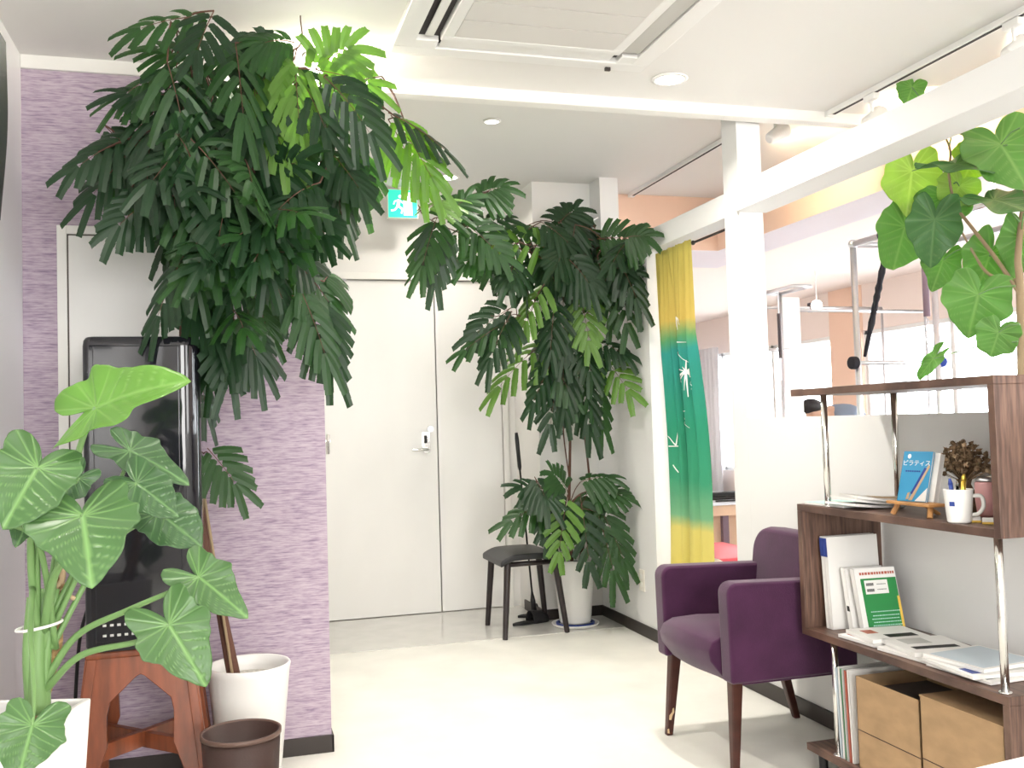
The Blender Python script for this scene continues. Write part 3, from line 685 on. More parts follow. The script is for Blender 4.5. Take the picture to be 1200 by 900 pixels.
mb.build('trunk', 'fibre', alo, smooth=True)
mb = MB()
for a, b, r in [((45, 835), (52, 690), .022), ((38, 830), (36, 700), .014), ((52, 835), (66, 690), .012)]:
    sp = spline([at(*a, 2.16), at((a[0]+b[0])/2-4, (a[1]+b[1])/2, 2.16), at(*b, 2.17)], 6); mb.tube(sp, [r*(1-.45*i/(len(sp)-1)) for i in range(len(sp))], 12)
mb.build('stem', 'stalk', alo, smooth=True)
mb = MB(); c = at(46, 733, 2.15); mb.tube([c+V((.042*math.cos(t*PI/12), .040*math.sin(t*PI/12), .006*math.cos(t*PI/12))) for t in range(25)], .003, 6); mb.build('tie', 'paper', alo)
cc = lambda x, y, Y=2.16: at(x, y, Y)
leaf(alo, ALO, cc(112,478,2.05), cc(209,433,2.0), 1.05, (-.05,-.62,.62), 'alo_lime', stalk=[cc(52,760), cc(68,640), cc(92,530,2.1)], sr=.006, seed=1, cup=.12, droop=.18, fold=.10)
leaf(alo, ALO, cc(44,548,1.98), cc(2,618,1.90), 1.2, (.25,-.8,.55), 'alo', stalk=[cc(44,740), cc(36,640,2.1)], sr=.006, seed=2, wave=.04, cup=.15)
leaf(alo, ALO, cc(97,604,1.95), cc(107,678,1.86), 1.45, (.1,-.85,.5), 'alo', stalk=[cc(52,740), cc(62,680,2.1), cc(85,640,2.03)], sr=.006, seed=3, wave=.03)
leaf(alo, ALO, cc(152,528,2.25), cc(219,560,2.22), .95, (-.35,-.35,.85), 'alo_dark', stalk=[cc(62,720), cc(112,620,2.2), cc(142,560,2.25)], sr=.004, seed=4)
leaf(alo, ALO, cc(160,566,2.15), cc(211,603,2.1), .95, (-.4,-.5,.7), 'alo_dark', stalk=[cc(60,740), cc(108,640,2.15), cc(140,595,2.15)], sr=.004, seed=5)
leaf(alo, ALO, cc(185,600,2.2), cc(241,640,2.15), 1.0, (-.3,-.6,.7), 'alo_dark', stalk=[cc(60,760), cc(120,650,2.2), cc(165,612,2.2)], sr=.004, seed=6)
leaf(alo, ALO, cc(233,676,2.1), cc(287,718,2.05), 1.0, (-.2,-.62,.72), 'alo', stalk=[cc(52,800), cc(90,745,2.15), cc(150,715,2.12), cc(203,692,2.1)], sr=.005, seed=7, wave=.04)
leaf(alo, ALO, cc(198,732,2.0), cc(240,799,1.95), 1.15, (-.05,-.75,.6), 'alo', stalk=[cc(52,810), cc(95,768,2.1), cc(165,751,2.03)], sr=.005, seed=8)
leaf(alo, ALO, cc(38,850,1.85), cc(20,915,1.8), 1.35, (.1,-.75,.65), 'alo', stalk=[cc(38,690,2.12), cc(36,740,2.0), cc(40,810,1.9)], sr=.004, seed=9, wave=.04)
leaf(alo, ALO, cc(40,590,2.1), cc(20,640,2.05), .9, (.4,-.7,.5), 'alo_dark', stalk=[cc(44,740), cc(44,660,2.12)], sr=.004, seed=10)
leaf(alo, ALO, cc(92,560,2.12), cc(60,596,2.1), .9, (.2,-.9,.3), 'alo_dark', stalk=[cc(52,740), cc(70,650,2.14)], sr=.004, seed=11)
MB().tube(spline([cc(66,760), cc(46,640,2.1), cc(10,612,2.0), cc(-25,590,1.95)], 6), .006, 10).build('leaf_stalk', 'stalk', alo, smooth=True)
mb = MB()
for pts in ([(64,690),(72,680),(70,668)], [(72,690),(84,700),(88,702)], [(70,672),(74,668),(73,684)]): mb.tube(spline([cc(*p, 2.18) for p in pts], 4), .005, 6)
mb.build('dry_sheath', 'dried_pale', alo, smooth=True)

# ---- fiddle-like fig tree in the studio
fx, fy = 2.72, 2.80
fic = thing('potted_fig_tree', 'fig tree with large heart-shaped leaves standing behind the low white partition', 'potted plant', (fx, fy, 0))
MB().lathe((fx, fy, 0), [(.001,.002),(.12,.002),(.13,.01),(.17,.34),(.172,.36),(.16,.36),(.15,.32),(.001,.32)], 40).build('pot', 'pot_white', fic, smooth=True)
MB().lathe((fx, fy, 0), [(.001,.31),(.15,.31),(.15,.33),(.001,.335)], 30).build('soil', 'soil', fic)
def fa(x, y, d=0): return atx(x, y, 2.62+d)
tpts = [V((fx, fy, .32)), V((fx-.02, fy, .8)), fa(1197, 420, .08), fa(1195, 330, .06), fa(1193, 300, .05), fa(1200, 240, .1), fa(1215, 150, .1)]
sp = spline(tpts, 8); MB().tube(sp, [.017-.008*i/(len(sp)-1) for i in range(len(sp))], 12).build('trunk', 'pale_bark', fic, smooth=True)
mb = MB(); br1 = [fa(1196,345,.06), fa(1165,300,.03), fa(1140,268,.02), fa(1120,240,.02), fa(1112,205,.02), fa(1112,170,.02), fa(1085,130,.05)]
br2 = [fa(1196,330,.06), fa(1160,322,.05), fa(1140,295,.03), fa(1122,262,.03)]
for b in (br1, br2): sp = spline(b, 6); mb.tube(sp, [.008-.005*i/(len(sp)-1) for i in range(len(sp))], 8)
mb.build('branch', 'pale_bark', fic, smooth=True)
fl = [((1072,92),(1062,124),38,(-.7,-.7,.2),'fic',.06,(1085,130)), ((1100,158),(1152,153),48,(-.1,-.25,.95),'fic',.02,(1112,175)),
      ((1072,176),(1062,252),66,(-.6,-.75,.15),'fic_pale',-.01,(1112,195)), ((1098,190),(1166,196),70,(-.2,-.35,.9),'fic_dark',-.05,(1112,200)),
      ((1158,146),(1205,218),74,(-.55,-.7,.4),'fic',.03,(1195,150)), ((1068,240),(1045,320),60,(-.55,-.75,.25),'fic',.03,(1118,240)),
      ((1098,232),(1090,312),62,(-.6,-.7,.3),'fic_dark',-.04,(1120,240)), ((1130,205),(1112,246),52,(-.6,-.7,.1),'fic_pale',.06,(1118,215)),
      ((1145,228),(1208,246),60,(-.2,-.4,.85),'fic_dark',-.04,(1195,260)), ((1112,288),(1092,340),44,(-.7,-.6,.1),'fic',.05,(1135,290)),
      ((1170,275),(1142,345),58,(-.6,-.7,.1),'fic',.08,(1160,300)), ((1152,322),(1135,394),76,(-.6,-.7,.2),'fic',-.02,(1190,335)),
      ((1175,375),(1160,420),48,(-.6,-.7,.2),'fic',.0,(1195,380)), ((1105,408),(1072,446),16,(-.8,-.5,.1),'fic',.04,(1192,400)),
      ((1150,168),(1128,212),50,(-.6,-.7,.2),'fic_pale',.09,(1180,170)), ((1200,255),(1190,325),50,(-.6,-.7,.2),'fic',.09,(1200,250)), ((1100,215),(1120,262),60,(-.6,-.7,.2),'fic',.05,(1112,205))]
for i, (tp_, bt_, wpx, n, m, d, s) in enumerate(fl):
    j = (tp_[0]+(bt_[0]-tp_[0])*.32, tp_[1]+(bt_[1]-tp_[1])*.32); hpx = math.dist(tp_, bt_)
    J = fa(*j, d); T = fa(*bt_, d); S = fa(*s, .03)
    leaf(fic, FIC, J, T, min(1.3, wpx/(1.1*.78*hpx)), n, m, stalk=[S, (S+J)/2+V((0, 0, .01))], sr=.0022, seed=30+i, wave=.05, cup=.08, droop=.10)

# ================================================================== LEFT SIDE FURNITURE
# stool of red-brown wood
SX, SY = -.275, 3.30
rs = thing('wooden_stool', 'red-brown wooden stool with arched sides carrying the black tower', 'stool', (SX, SY, 0))
zt = .53; hb_, ht_ = .215, .150
arch = [(-1,0),(-.62,0),(-.60,.17),(-.43,.27),(-.44,.36),(-.40,.40),(-.05,.47),(.0,.475),(.05,.47),(.40,.40),(.44,.36),(.43,.27),(.60,.17),(.62,0),(1,0),(.72,.53),(-.72,.53)]
for k in range(4):
    a = k*PI/2; ax = V((math.cos(a), math.sin(a), 0)); out = V((math.sin(a), -math.cos(a), 0))
    mb = MB(); poly = arch; n = len(poly); vs = []
    for dpt in (0, -.028):
        for (x, z) in poly:
            off = hb_+(ht_-hb_)*z/zt
            vs.append(V((SX, SY, 0))+ax*x*hb_+out*(off+dpt)+V((0,0,z)))
    mb.add(vs, [])
    # triangulated with strips: left leg, top, right leg
    L = [(0,1,2,3,4,16)]; 
    faces = [(0,1,2,16),(2,3,4,16),(4,5,6,7,16),(7,15,16),(7,8,9,10,15),(10,11,12,15),(12,13,14,15)]
    for f in faces: mb.f.append(list(f)); mb.m.append(0); mb.f.append([i+n for i in reversed(f)]); mb.m.append(0)
    for i in range(n): mb.f.append([i, (i+1) % n, (i+1) % n+n, i+n]); mb.m.append(0)
    mb.build('side_panel', 'redwood', rs, bevel=.003)
MB().box(SX-.155, SY-.155, zt-.002, SX+.155, SY+.155, zt+.02).build('seat', 'redwood', rs, bevel=.006)
for s in (-1, 1):
    d = V((1, s, 0)).normalized(); nn = V((-d.y, d.x, 0))
    MB().obox((SX, SY, .24+s*.003), d*.235, nn*.012, (0,0,.024)).build('stretcher', 'redwood', rs, bevel=.002)
# glossy black tower
tw_ = thing('black_tower_appliance', 'tall glossy black rounded tower appliance standing on the wooden stool', 'appliance', (-.265, 3.28, .55))
tx0, tx1, ty0, ty1, tz0, tz1 = -.425, -.09, 3.12, 3.44, .552, 1.497
mb = MB(); pts = []
for cx_, cy_, r, a0 in ((tx0+.02, ty0+.02, .02, 180), (tx1-.055, ty0+.055, .055, 270), (tx1-.05, ty1-.05, .05, 0), (tx0+.02, ty1-.02, .02, 90)):
    for k in range(9): a = math.radians(a0+90*k/8); pts.append((cx_+r*math.cos(a), cy_+r*math.sin(a)))
cxy = V(((tx0+tx1)/2, (ty0+ty1)/2, 0)); vs = []
lay = [(0, .94), (.02, 1), (tz1-tz0-.03, 1), (tz1-tz0-.012, .985), (tz1-tz0-.003, .95), (tz1-tz0, .90)]
for z, s in lay:
    for x, y in pts: vs.append(V((cxy.x+(x-cxy.x)*s, cxy.y+(y-cxy.y)*s, tz0+z)))
n = len(pts); fs = [(i*n+j, i*n+(j+1) % n, (i+1)*n+(j+1) % n, (i+1)*n+j) for i in range(len(lay)-1) for j in range(n)]+[tuple(range(n-1,-1,-1)), tuple((len(lay)-1)*n+j for j in range(n))]
mb.add(vs, fs); mb.build('body', 'gloss_black', tw_, smooth=False, bevel=.002)
MB().box(tx0+.03, ty0-.004, tz0+.03, tx1-.06, ty0+.002, tz1-.03).build('front_panel', 'gloss_black', tw_, bevel=.004)
mb = MB()
for i in range(6):
    for j in range(2): mb.box(tx0+.05+i*.02, ty0-.0055, .60+j*.03, tx0+.060+i*.02, ty0-.004, .607+j*.03)
mb.build('control_marks', 'paper_grey', tw_)
tag(MB().tube(spline([(-.40, 3.452, .85), (-.46, 3.50, .65), (-.50, 3.54, .5), (-.52, 3.55, .2), (-.52, 3.55, .012)], 8), .006, 8).build('power_cable', 'black', smooth=True), 'black power cable hanging down left of the black tower', 'cable')
# waste bin
bx, by = .013, 2.93
wb = thing('waste_bin', 'dark brown round waste bin in front of the white pot', 'waste bin', (bx, by, 0))
zb = at(282, 856, 2.93).z
MB().lathe((bx, by, 0), [(.001,.0),(.088,.0),(.092,.006),(.111,zb-.004),(.106,zb-.004),(.088,.012),(.001,.010)], 48).build('body', 'brownbin', wb, smooth=True)
MB().lathe((bx, by, 0), [(.107,zb-.012),(.1135,zb-.012),(.114,zb),(.107,zb)], 48).build('rim', 'binrim', wb, smooth=True)
# black screen high on the left wall, near
mb = MB(); a = at(12, 50, 1.62); b = at(9, 150, 1.62); c = at(-3, 255, 1.60)
pro = spline([a+V((-.006, 0, 0)), b, c], 6)
scn = thing('wall_screen', 'black wall-mounted screen at the top left edge', 'screen', (-.66, 1.4, 1.45))
vs = []
for y in (1.62, .95):
    for p in pro: vs.append(V((p.x, y, p.z)))
    for p in reversed(pro): vs.append(V((p.x-.03, y, p.z)))
n = len(pro)*2; mb.add(vs, [tuple(range(n)), tuple(range(2*n-1, n-1, -1))]+[(i, (i+1) % n, (i+1) % n+n, i+n) for i in range(n)])
mb.build('display', 'black', scn)
MB().box(LW, 1.2, 1.62, -.55, 1.4, 1.75).build('wall_bracket', 'black', scn)

# ================================================================== BLACK STOOL, SLIPPERS, STICK
bs = thing('black_stool', 'small black four-legged stool with a saddle seat near the entrance', 'stool', (1.63, 5.41, 0))
def sz(x, y): # saddle seat height
    u = (x-1.615)/.20; v = (y-5.405)/.21
    return .455+.028*v*v*0 - .035*max(0, abs(u)-.55)**1.5*3 + .012*(1-u*u)
mb = MB(); N = 14
for s in (0, 1):
    for j in range(N+1):
        for i in range(N+1):
            x = 1.425+.375*i/N; y = 5.19+.42*j/N
            e = 1-(abs(2*i/N-1)**6)*.5; mb.v.append(V((x, y+.0, sz(x, y)+(0 if s == 0 else -.035)))); mb.col.append(0)
n1 = N+1
for j in range(N):
    for i in range(N):
        mb.f.append([j*n1+i, j*n1+i+1, (j+1)*n1+i+1, (j+1)*n1+i]); mb.m.append(0)
        mb.f.append([n1*n1+j*n1+i, n1*n1+(j+1)*n1+i, n1*n1+(j+1)*n1+i+1, n1*n1+j*n1+i+1]); mb.m.append(0)
edge = [(i, 0) for i in range(N)]+[(N, j) for j in range(N)]+[(N-i, N) for i in range(N)]+[(0, N-j) for j in range(N)]
for k in range(len(edge)):
    i, j = edge[k]; i2, j2 = edge[(k+1) % len(edge)]; a = j*n1+i; b = j2*n1+i2
    mb.f.append([a, b, b+n1*n1, a+n1*n1]); mb.m.append(0)
mb.build('seat', 'leather', bs, bevel=.010, seg=3)
lt = [((1.437, 5.196), (1.475, 5.235)), ((1.815, 5.235), (1.755, 5.245)), ((1.443, 5.60), (1.47, 5.56)), ((1.80, 5.58), (1.755, 5.555))]
for (b, t) in lt: MB().tube([(b[0], b[1], 0), (t[0], t[1], .43)], [.015, .020], 12).build('leg', 'stool_black', bs, smooth=False, bevel=.002)
for a, b in ((0, 1), (2, 3), (0, 2), (1, 3)):
    A_, B_ = lt[a][1], lt[b][1]; MB().tube([(A_[0], A_[1], .405), (B_[0], B_[1], .405)], .014, 10).build('rail', 'stool_black', bs, smooth=True)
def slipper(px, py, ang, lab, z=0, tilt=0):
    c = atz(px, py, 0); t = thing('slipper', lab, 'slipper', (c.x, c.y, z))
    Mx = Matrix.Rotation(ang, 4, 'Z') @ Matrix.Rotation(tilt, 4, 'X'); O = V((c.x, c.y, z+(.0 if not tilt else .06)))
    sole = []
    for k in range(28):
        a = 2*PI*k/28; y = .125*math.sin(a); w = .042+.010*math.sin(a)-.004*math.cos(2*a); sole.append((w*math.cos(a), y))
    mb = MB(); mb.prism(sole, (0,0,.001), (1,0,0), (0,1,0), (0,0,.016)); mb.v = [O+(Mx @ v) for v in mb.v]; mb.build('sole', 'matte_black', t, bevel=.003)
    mb = MB(); vs = []; A, B = 10, 8
    for i in range(B+1):
        y = -.005+.125*i/B; w = .049*math.sqrt(max(0.02, 1-((i/B)*.97)**4)); h = .055*math.sqrt(max(0.03, 1-(i/B*.95)**2))+.012
        for j in range(A+1):
            a = PI*j/A; vs.append(V((w*math.cos(a), y, .012+h*math.sin(a))))
    mb.add(vs, [(i*(A+1)+j, i*(A+1)+j+1, (i+1)*(A+1)+j+1, (i+1)*(A+1)+j) for i in range(B) for j in range(A)])
    mb.v = [O+(Mx @ v) for v in mb.v]; mb.build('upper', 'matte_black', t, smooth=True, solid=.004)
slipper(622, 731, math.radians(-75), 'black slipper lying flat under the black stool, the nearer one')
slipper(628, 722, math.radians(-80), 'black slipper under the black stool, the farther one beside the white pot')
stp, sbm = at(605, 507, 5.62), V((1.755, 5.66, .0))
sh = thing('long_shoehorn', 'long black shoehorn stick leaning in the corner beside the entrance door', 'shoehorn', sbm)
dv = (stp-sbm)
MB().tube([sbm+dv*.80, sbm+dv*.82, sbm+dv*.97, stp], [.008, .012, .012, .009], 12).build('grip', 'black', sh, smooth=True)
MB().tube([sbm+dv*.14, sbm+dv*.81], .006, 10).build('shaft', 'black', sh, smooth=True)
MB().tube([sbm, sbm+dv*.03, sbm+dv*.10, sbm+dv*.15], [.012, .020, .016, .006], 12).build('blade', 'black', sh, smooth=True)

# ================================================================== PURPLE ARMCHAIR (faces -X)
ch = thing('armchair', 'purple velvet armchair with dark wooden legs against the white partition', 'armchair', (1.84, 3.17, 0))
def rbox(x0, y0, z0, x1, y1, z1, name, bev, m='velvet', seg=4, mod=None):
    mb = MB().box(x0, y0, z0, x1, y1, z1)
    if mod: mb.v = [mod(v) for v in mb.v]
    return mb.build(name, m, ch, bevel=bev, seg=seg)
def arm(y0, y1):
    mb = MB(); x_ = 1.565+(3.47-y1)*.075; prof = [(x_+.005, .295), (x_, .585)]
    for k in range(7): a = math.radians(180-90*k/6); prof.append((x_+.04+.04*math.cos(a), .595+.04*math.sin(a)))
    prof += [(2.10, .620), (2.10, .295)]
    mb.prism([(p[0], p[1]) for p in prof], (0, y0, 0), (1,0,0), (0,0,1), (0, y1-y0, 0)); return mb.build('armrest', 'velvet', ch, bevel=.012, seg=3)
arm(2.95, 3.025); arm(3.395, 3.47)
# seat cushion with rounded front
mb = MB(); prof = [(1.575,.33),(1.552,.36),(1.545,.395),(1.560,.425),(1.60,.443),(1.70,.447),(1.98,.43),(1.98,.30),(1.75,.275),(1.64,.285),(1.60,.30)]
ys = [3.027+.366*i/8 for i in range(9)]; vs = []
for i, y in enumerate(ys):
    b = math.sin(PI*i/8)
    for (x, z) in prof: vs.append(V((x+(3.39-y)*.045-.018*b*(1 if x < 1.62 else 0), y, z+(.012*b if z > .4 else -.012*b if z < .3 else 0))))
n = len(prof); mb.add(vs, [(i*n+j, i*n+(j+1) % n, (i+1)*n+(j+1) % n, (i+1)*n+j) for i in range(8) for j in range(n)]+[tuple(range(n)), tuple(8*n+j for j in range(n-1,-1,-1))])
mb.build('seat', 'velvet', ch, bevel=.006, smooth=True)
MB().box(1.63, 2.97, .285, 2.10, 3.44, .32).build('seat_base', 'velvet', ch, bevel=.004)
# back: rounded top corners, leaning
mb = MB(); poly = [(2.97,.30)]; yA, yB, zT, rr = 2.97, 3.445, .765, .09
for k in range(9): a = math.radians(180-90*k/8); poly.append((yA+rr+rr*math.cos(a), zT-rr+rr*math.sin(a)))
for k in range(9): a = math.radians(90-90*k/8); poly.append((yB-rr+rr*math.cos(a), zT-rr+rr*math.sin(a)))
poly.append((yB,.30)); n = len(poly); vs = []
for dx in (0, .035, .10):
    for (y, z) in poly:
        f = (z-.3)/.46; sc = 1 if dx == .035 else .985
        vs.append(V((1.935+dx+.055*f, 3.2075+(y-3.2075)*sc, .3+(z-.3)*(1 if dx == .035 else .985))))
mb.add(vs, [tuple(range(n)), tuple(3*n-1-i for i in range(n))]+[(k*n+i, k*n+(i+1) % n, (k+1)*n+(i+1) % n, (k+1)*n+i) for k in range(2) for i in range(n)])
mb.build('backrest', 'velvet', ch, bevel=.012, seg=3)
for k, (tx_, ty_, bx_, by_) in enumerate(((1.635, 2.99, 1.615, 2.975), (1.615, 3.415, 1.575, 3.405), (2.05, 3.0, 2.13, 3.0), (2.05, 3.41, 2.13, 3.41))):
    w1, w2 = .021, .013
    mb = MB().add([(tx_+i*w1, ty_+j*w1, .30) for i, j in ((-1,-1),(1,-1),(1,1),(-1,1))]+[(bx_+i*w2, by_+j*w2, 0) for i, j in ((-1,-1),(1,-1),(1,1),(-1,1))], [(0,1,2,3),(7,6,5,4),(0,4,5,1),(1,5,6,2),(2,6,7,3),(3,7,4,0)])
    lg = mb.build('leg', 'legwood', ch, bevel=.005)
    if k == 1:
        mb = MB(); cz = .10
        c = V((bx_, by_, 0)).lerp(V((tx_, ty_, .30)), .27)
        mb.prism([(-.010,-.02),(-.002,-.022),(.004,-.006),(.012,.006),(.011,.022),(.006,.02),(.003,.006),(-.008,-.004)], c+V((-.004,-.0165,0)), (1,0,0), (0,0,1), (0,-.002,0))
        mb.prism([(-.012,-.01),(-.004,-.012),(-.006,.006),(-.012,.004)], V((bx_,by_-.0150,.022)), (1,0,0), (0,0,1), (0,-.002,0))
        mb.build('bare_wood_chip', 'chip', lg)

# ================================================================== BOOKCASE
bk = thing('walnut_bookcase', 'zigzag walnut bookcase with chrome poles against the white partition', 'bookcase', (2.0, 2.45, 0))
BX0, BX1 = 1.85, 2.165; BY0, BY1 = 1.996, 2.906; T = .023
ZA, ZB, ZCc, ZD = 1.285, .895, .479, .092
def kb(x, y, z=0): return V((x-.05, y*.9737, z))
MB().box(BX0, BY0, ZA-T, BX1, BY1+.01, ZA).build('top_board', 'walnut', bk, bevel=.0015)
MB().box(BX0, BY0, ZB-T, BX1, BY0+T, ZA-T).build('side_board', 'walnut', bk, bevel=.0015)
MB().box(BX0, BY0+T, ZB-T, BX1, BY1, ZB).build('shelf', 'walnut', bk, bevel=.0015)
MB().box(BX0, BY1-T, ZCc-T, BX1, BY1, ZB-T).build('side_board', 'walnut', bk, bevel=.0015)
MB().box(BX0, BY0, ZCc-T, BX1, BY1-T, ZCc).build('shelf', 'walnut', bk, bevel=.0015)
MB().box(BX0, BY0, ZD-T, BX1, BY0+T, ZCc-T).build('side_board', 'walnut', bk, bevel=.0015)
MB().box(BX0, BY0+T, ZD-T, BX1, BY1, ZD).build('shelf', 'walnut', bk, bevel=.0015)
for x in (BX0+.03, BX1-.03):
    for y in (BY0+.05, BY1-.05): MB().lathe((x, y, 0), [(.001,0),(.014,0),(.016,ZD-T),(.001,ZD-T)], 16).build('foot', 'black', bk)
def pole(x, y, z0, z1):
    MB().tube([(x, y, z0), (x, y, z1)], .0105, 16).tube([(x, y, z0), (x, y, z0+.004)], .016, 16).build('pole', 'chrome', bk, smooth=True)
for x in (BX0+.022, BX1-.022):
    pole(x, 2.757, ZB, ZA-T); pole(x, 2.03, ZCc, ZB-T); pole(x, 2.757, ZD, ZCc-T)

# ---- books and papers
def book(name, lab, cat, c, ux, uy, uz, th, cover, edge='paper', group=None):
    """c: bottom-left-near corner; ux width vector, uy thickness direction*th, uz height"""
    c, ux, uz = V(c), V(ux), V(uz); n = V(uy).normalized()*th
    t = thing(name, lab, cat, c+ux*.5+n*.5, group)
    w = ux.normalized()*.0015
    mb = MB().obox(c+ux*.5+n*.5+uz*.5, ux*.5-w, n*.5-n.normalized()*.0012, uz*.5-uz.normalized()*.001); mb.build('pages', edge, t)
    mb = MB(); mb.obox(c+ux*.5+n.normalized()*.0006+uz*.5, ux*.5, n.normalized()*.0006, uz*.5); mb.obox(c+ux*.5+n-n.normalized()*.0006+uz*.5, ux*.5, n.normalized()*.0006, uz*.5)
    mb.obox(c+w*.4+n*.5+uz*.5, w*.4, n*.5, uz*.5); mb.build('cover', cover, t)
    return t
Z = Matrix.Identity(3)
# two white binders with blue caps, standing at the far end of the middle compartment, covers towards the viewer
lean = V((0, .018, 0))
for k in range(2):
    y = 2.925-.020*k
    c = kb(1.962, y-.012, ZCc+.001)
    b = book('file_folder', ['white folder with a blue spine cap standing hard against the dark side board', 'white folder with a blue spine cap, the nearer of the two'][k], 'folder', c, (.198, 0, 0), (0, 1, 0), (-.002, .016, .305), .017, 'paper', group='white folders with blue caps')
    MB().obox(c+V((-.0030, .0085+.0145, .270)), (.0012,0,0), (0,.0087,0), V((-.0002,.0016,.0305))).build('spine_label', 'deep_blue', b)
# white paperback with yellow stripe and the green book leaning on it
cb = kb(2.000, 2.835, ZCc+.001)
b1 = book('paperback', 'white paperback with black marks on its spine behind the green book', 'book', cb, (.145,0,0), (0,1,0), (-.004,.03,.205), .022, 'paper')
MB().obox(cb+V((-.001, .011+.012, .085)), (.0006,0,0), (0,.007,0), (0,.0040,.020)).obox(cb+V((-.0025, .011+.026, .185)), (.0006,0,0), (0,.004,0), (0,.001,.006)).obox(cb+V((-.0018, .011+.022, .160)), (.0006,0,0), (0,.004,0), (0,.001,.006)).build('spine_print', 'ink', b1)
cg = kb(2.012, 2.790, ZCc+.001); up = V((-.010, .034, .208)); uw = V((.148, -.012, 0))
nG = uw.cross(up).normalized(); nG = nG if nG.y < 0 else -nG
g1 = book('paperback', 'green paperback with a white barcode panel on its back cover', 'book', cg, uw, -nG, up, .024, 'paper')
def patch(o, name, m, x0, x1, z0, z1, th=.0006, base=None):
    c0, a, b_ = base
    mb = MB(); mb.obox(c0+a*(x0+x1)/2+b_*(z0+z1)/2, a*(x1-x0)/2, nG*th, b_*(z1-z0)/2); return mb.build(name, m, o)
bG = (cg, uw, up)
patch(g1, 'green_panel', 'green_cover', .12, .985, .01, .84, .0008, bG)
patch(g1, 'yellow_stripe', 'yellow', .94, 1.0, .0, .55, .0010, bG)
pp = patch(g1, 'barcode_panel', 'paper', .20, .76, .60, .81, .0014, bG)
mb = MB()
for i in range(14):
    for z0 in (.635, .725):
        x = .24+i*.013; mb.obox(cg+uw*x+up*(z0+.022), uw*.004, nG*.0019, up*.022)
for i in range(9):
    for z0 in (.665, .745): mb.obox(cg+uw*(.50+i*.025)+up*z0, uw*.008, nG*.0019, up*.006)
mb.build('barcode', 'ink', pp)
mb = MB()
for r_, z0 in enumerate((.33, .27, .22, .17, .12, .07)):
    x = .24+.03*(r_ % 2)
    while x < .90:
        l = random.uniform(.02, .05); mb.obox(cg+uw*(x+l/2)+up*z0, uw*l/2, nG*.0012, up*.007); x += l+.012
mb.build('cover_lines', 'aqua', g1)
mb = MB(); x = .12
while x < .95:
    l = random.uniform(.03, .06); mb.obox(cg+uw*(x+l/2)+up*.915, uw*l/2, nG*.0012, up*.020); x += l+.02
mb.build('title_print', 'red_print', g1)

# ---- flat magazines on the middle shelf
def magazine(x, y, z, w, h, ang, lab, cov, prints, th=.006, group='magazines lying on the middle shelf', sag=0):
    a = math.radians(ang); ux = V((math.cos(a), math.sin(a), 0)); uy = V((-math.sin(a), math.cos(a), 0)); o = kb(x, y, z)
    t = thing('magazine', lab, 'magazine', o, group)
    MB().obox(o+V((0,0,th/2)), ux*w/2, uy*h/2, (0,0,th/2-.0004)).build('pages', 'paper', t, bevel=.001)
    MB().obox(o+V((0,0,th)), ux*w/2*1.003, uy*h/2*1.003, (0,0,.0005)).build('cover', cov, t)
    for m, x0, x1, y0, y1 in prints:
        MB().obox(o+ux*w*((x0+x1)/2-.5)+uy*h*((y0+y1)/2-.5)+V((0,0,th+.0007)), ux*w*(x1-x0)/2, uy*h*(y1-y0)/2, (0,0,.0003)).build('cover_print', m, t)
    return t
zc = ZCc+.001
def sh_(px, py, z): p = atz(px, py, z); return p.x, p.y
x, y = 2.01, 2.70
magazine(2.020, 2.715, zc, .20, .17, 4, 'white magazine under the pile nearest the green book', 'paper', [('red_print', .1, .3, .5, .9)], .010)
magazine(2.030, 2.700, zc+.011, .195, .16, -6, 'white magazine with a dark photo, top of the pile nearest the green book', 'paper', [('ink', .35, .85, .1, .35), ('red_print', .15, .35, .5, .8)], .012)
magazine(2.030, 2.505, zc, .21, .20, 5, 'white magazine at the bottom of the middle pile', 'paper', [('paper_grey', .2, .6, .2, .8)], .010)
magazine(2.040, 2.52, zc+.011, .20, .19, -8, 'white magazine with a long dark strip, top of the middle pile', 'paper', [('ink', .15, .85, .22, .38), ('paper_grey', .2, .6, .55, .9)], .012)
magazine(2.045, 2.275, zc, .23, .23, 3, 'thin white magazine at the bottom of the pile by the chrome pole', 'paper', [('ink', .05, .4, .1, .2)], .008)
magazine(2.030, 2.285, zc+.009, .225, .22, -5, 'white magazine with a blue print in the pile by the chrome pole', 'paper', [('deep_blue', .06, .2, .1, .35), ('paper_grey', .3, .8, .1, .4)], .010)
magazine(2.045, 2.31, zc+.020, .21, .21, 6, 'pale blue magazine, top of the pile by the chrome pole', 'paper', [('paper_blue', .06, .96, .06, .94)], .010)
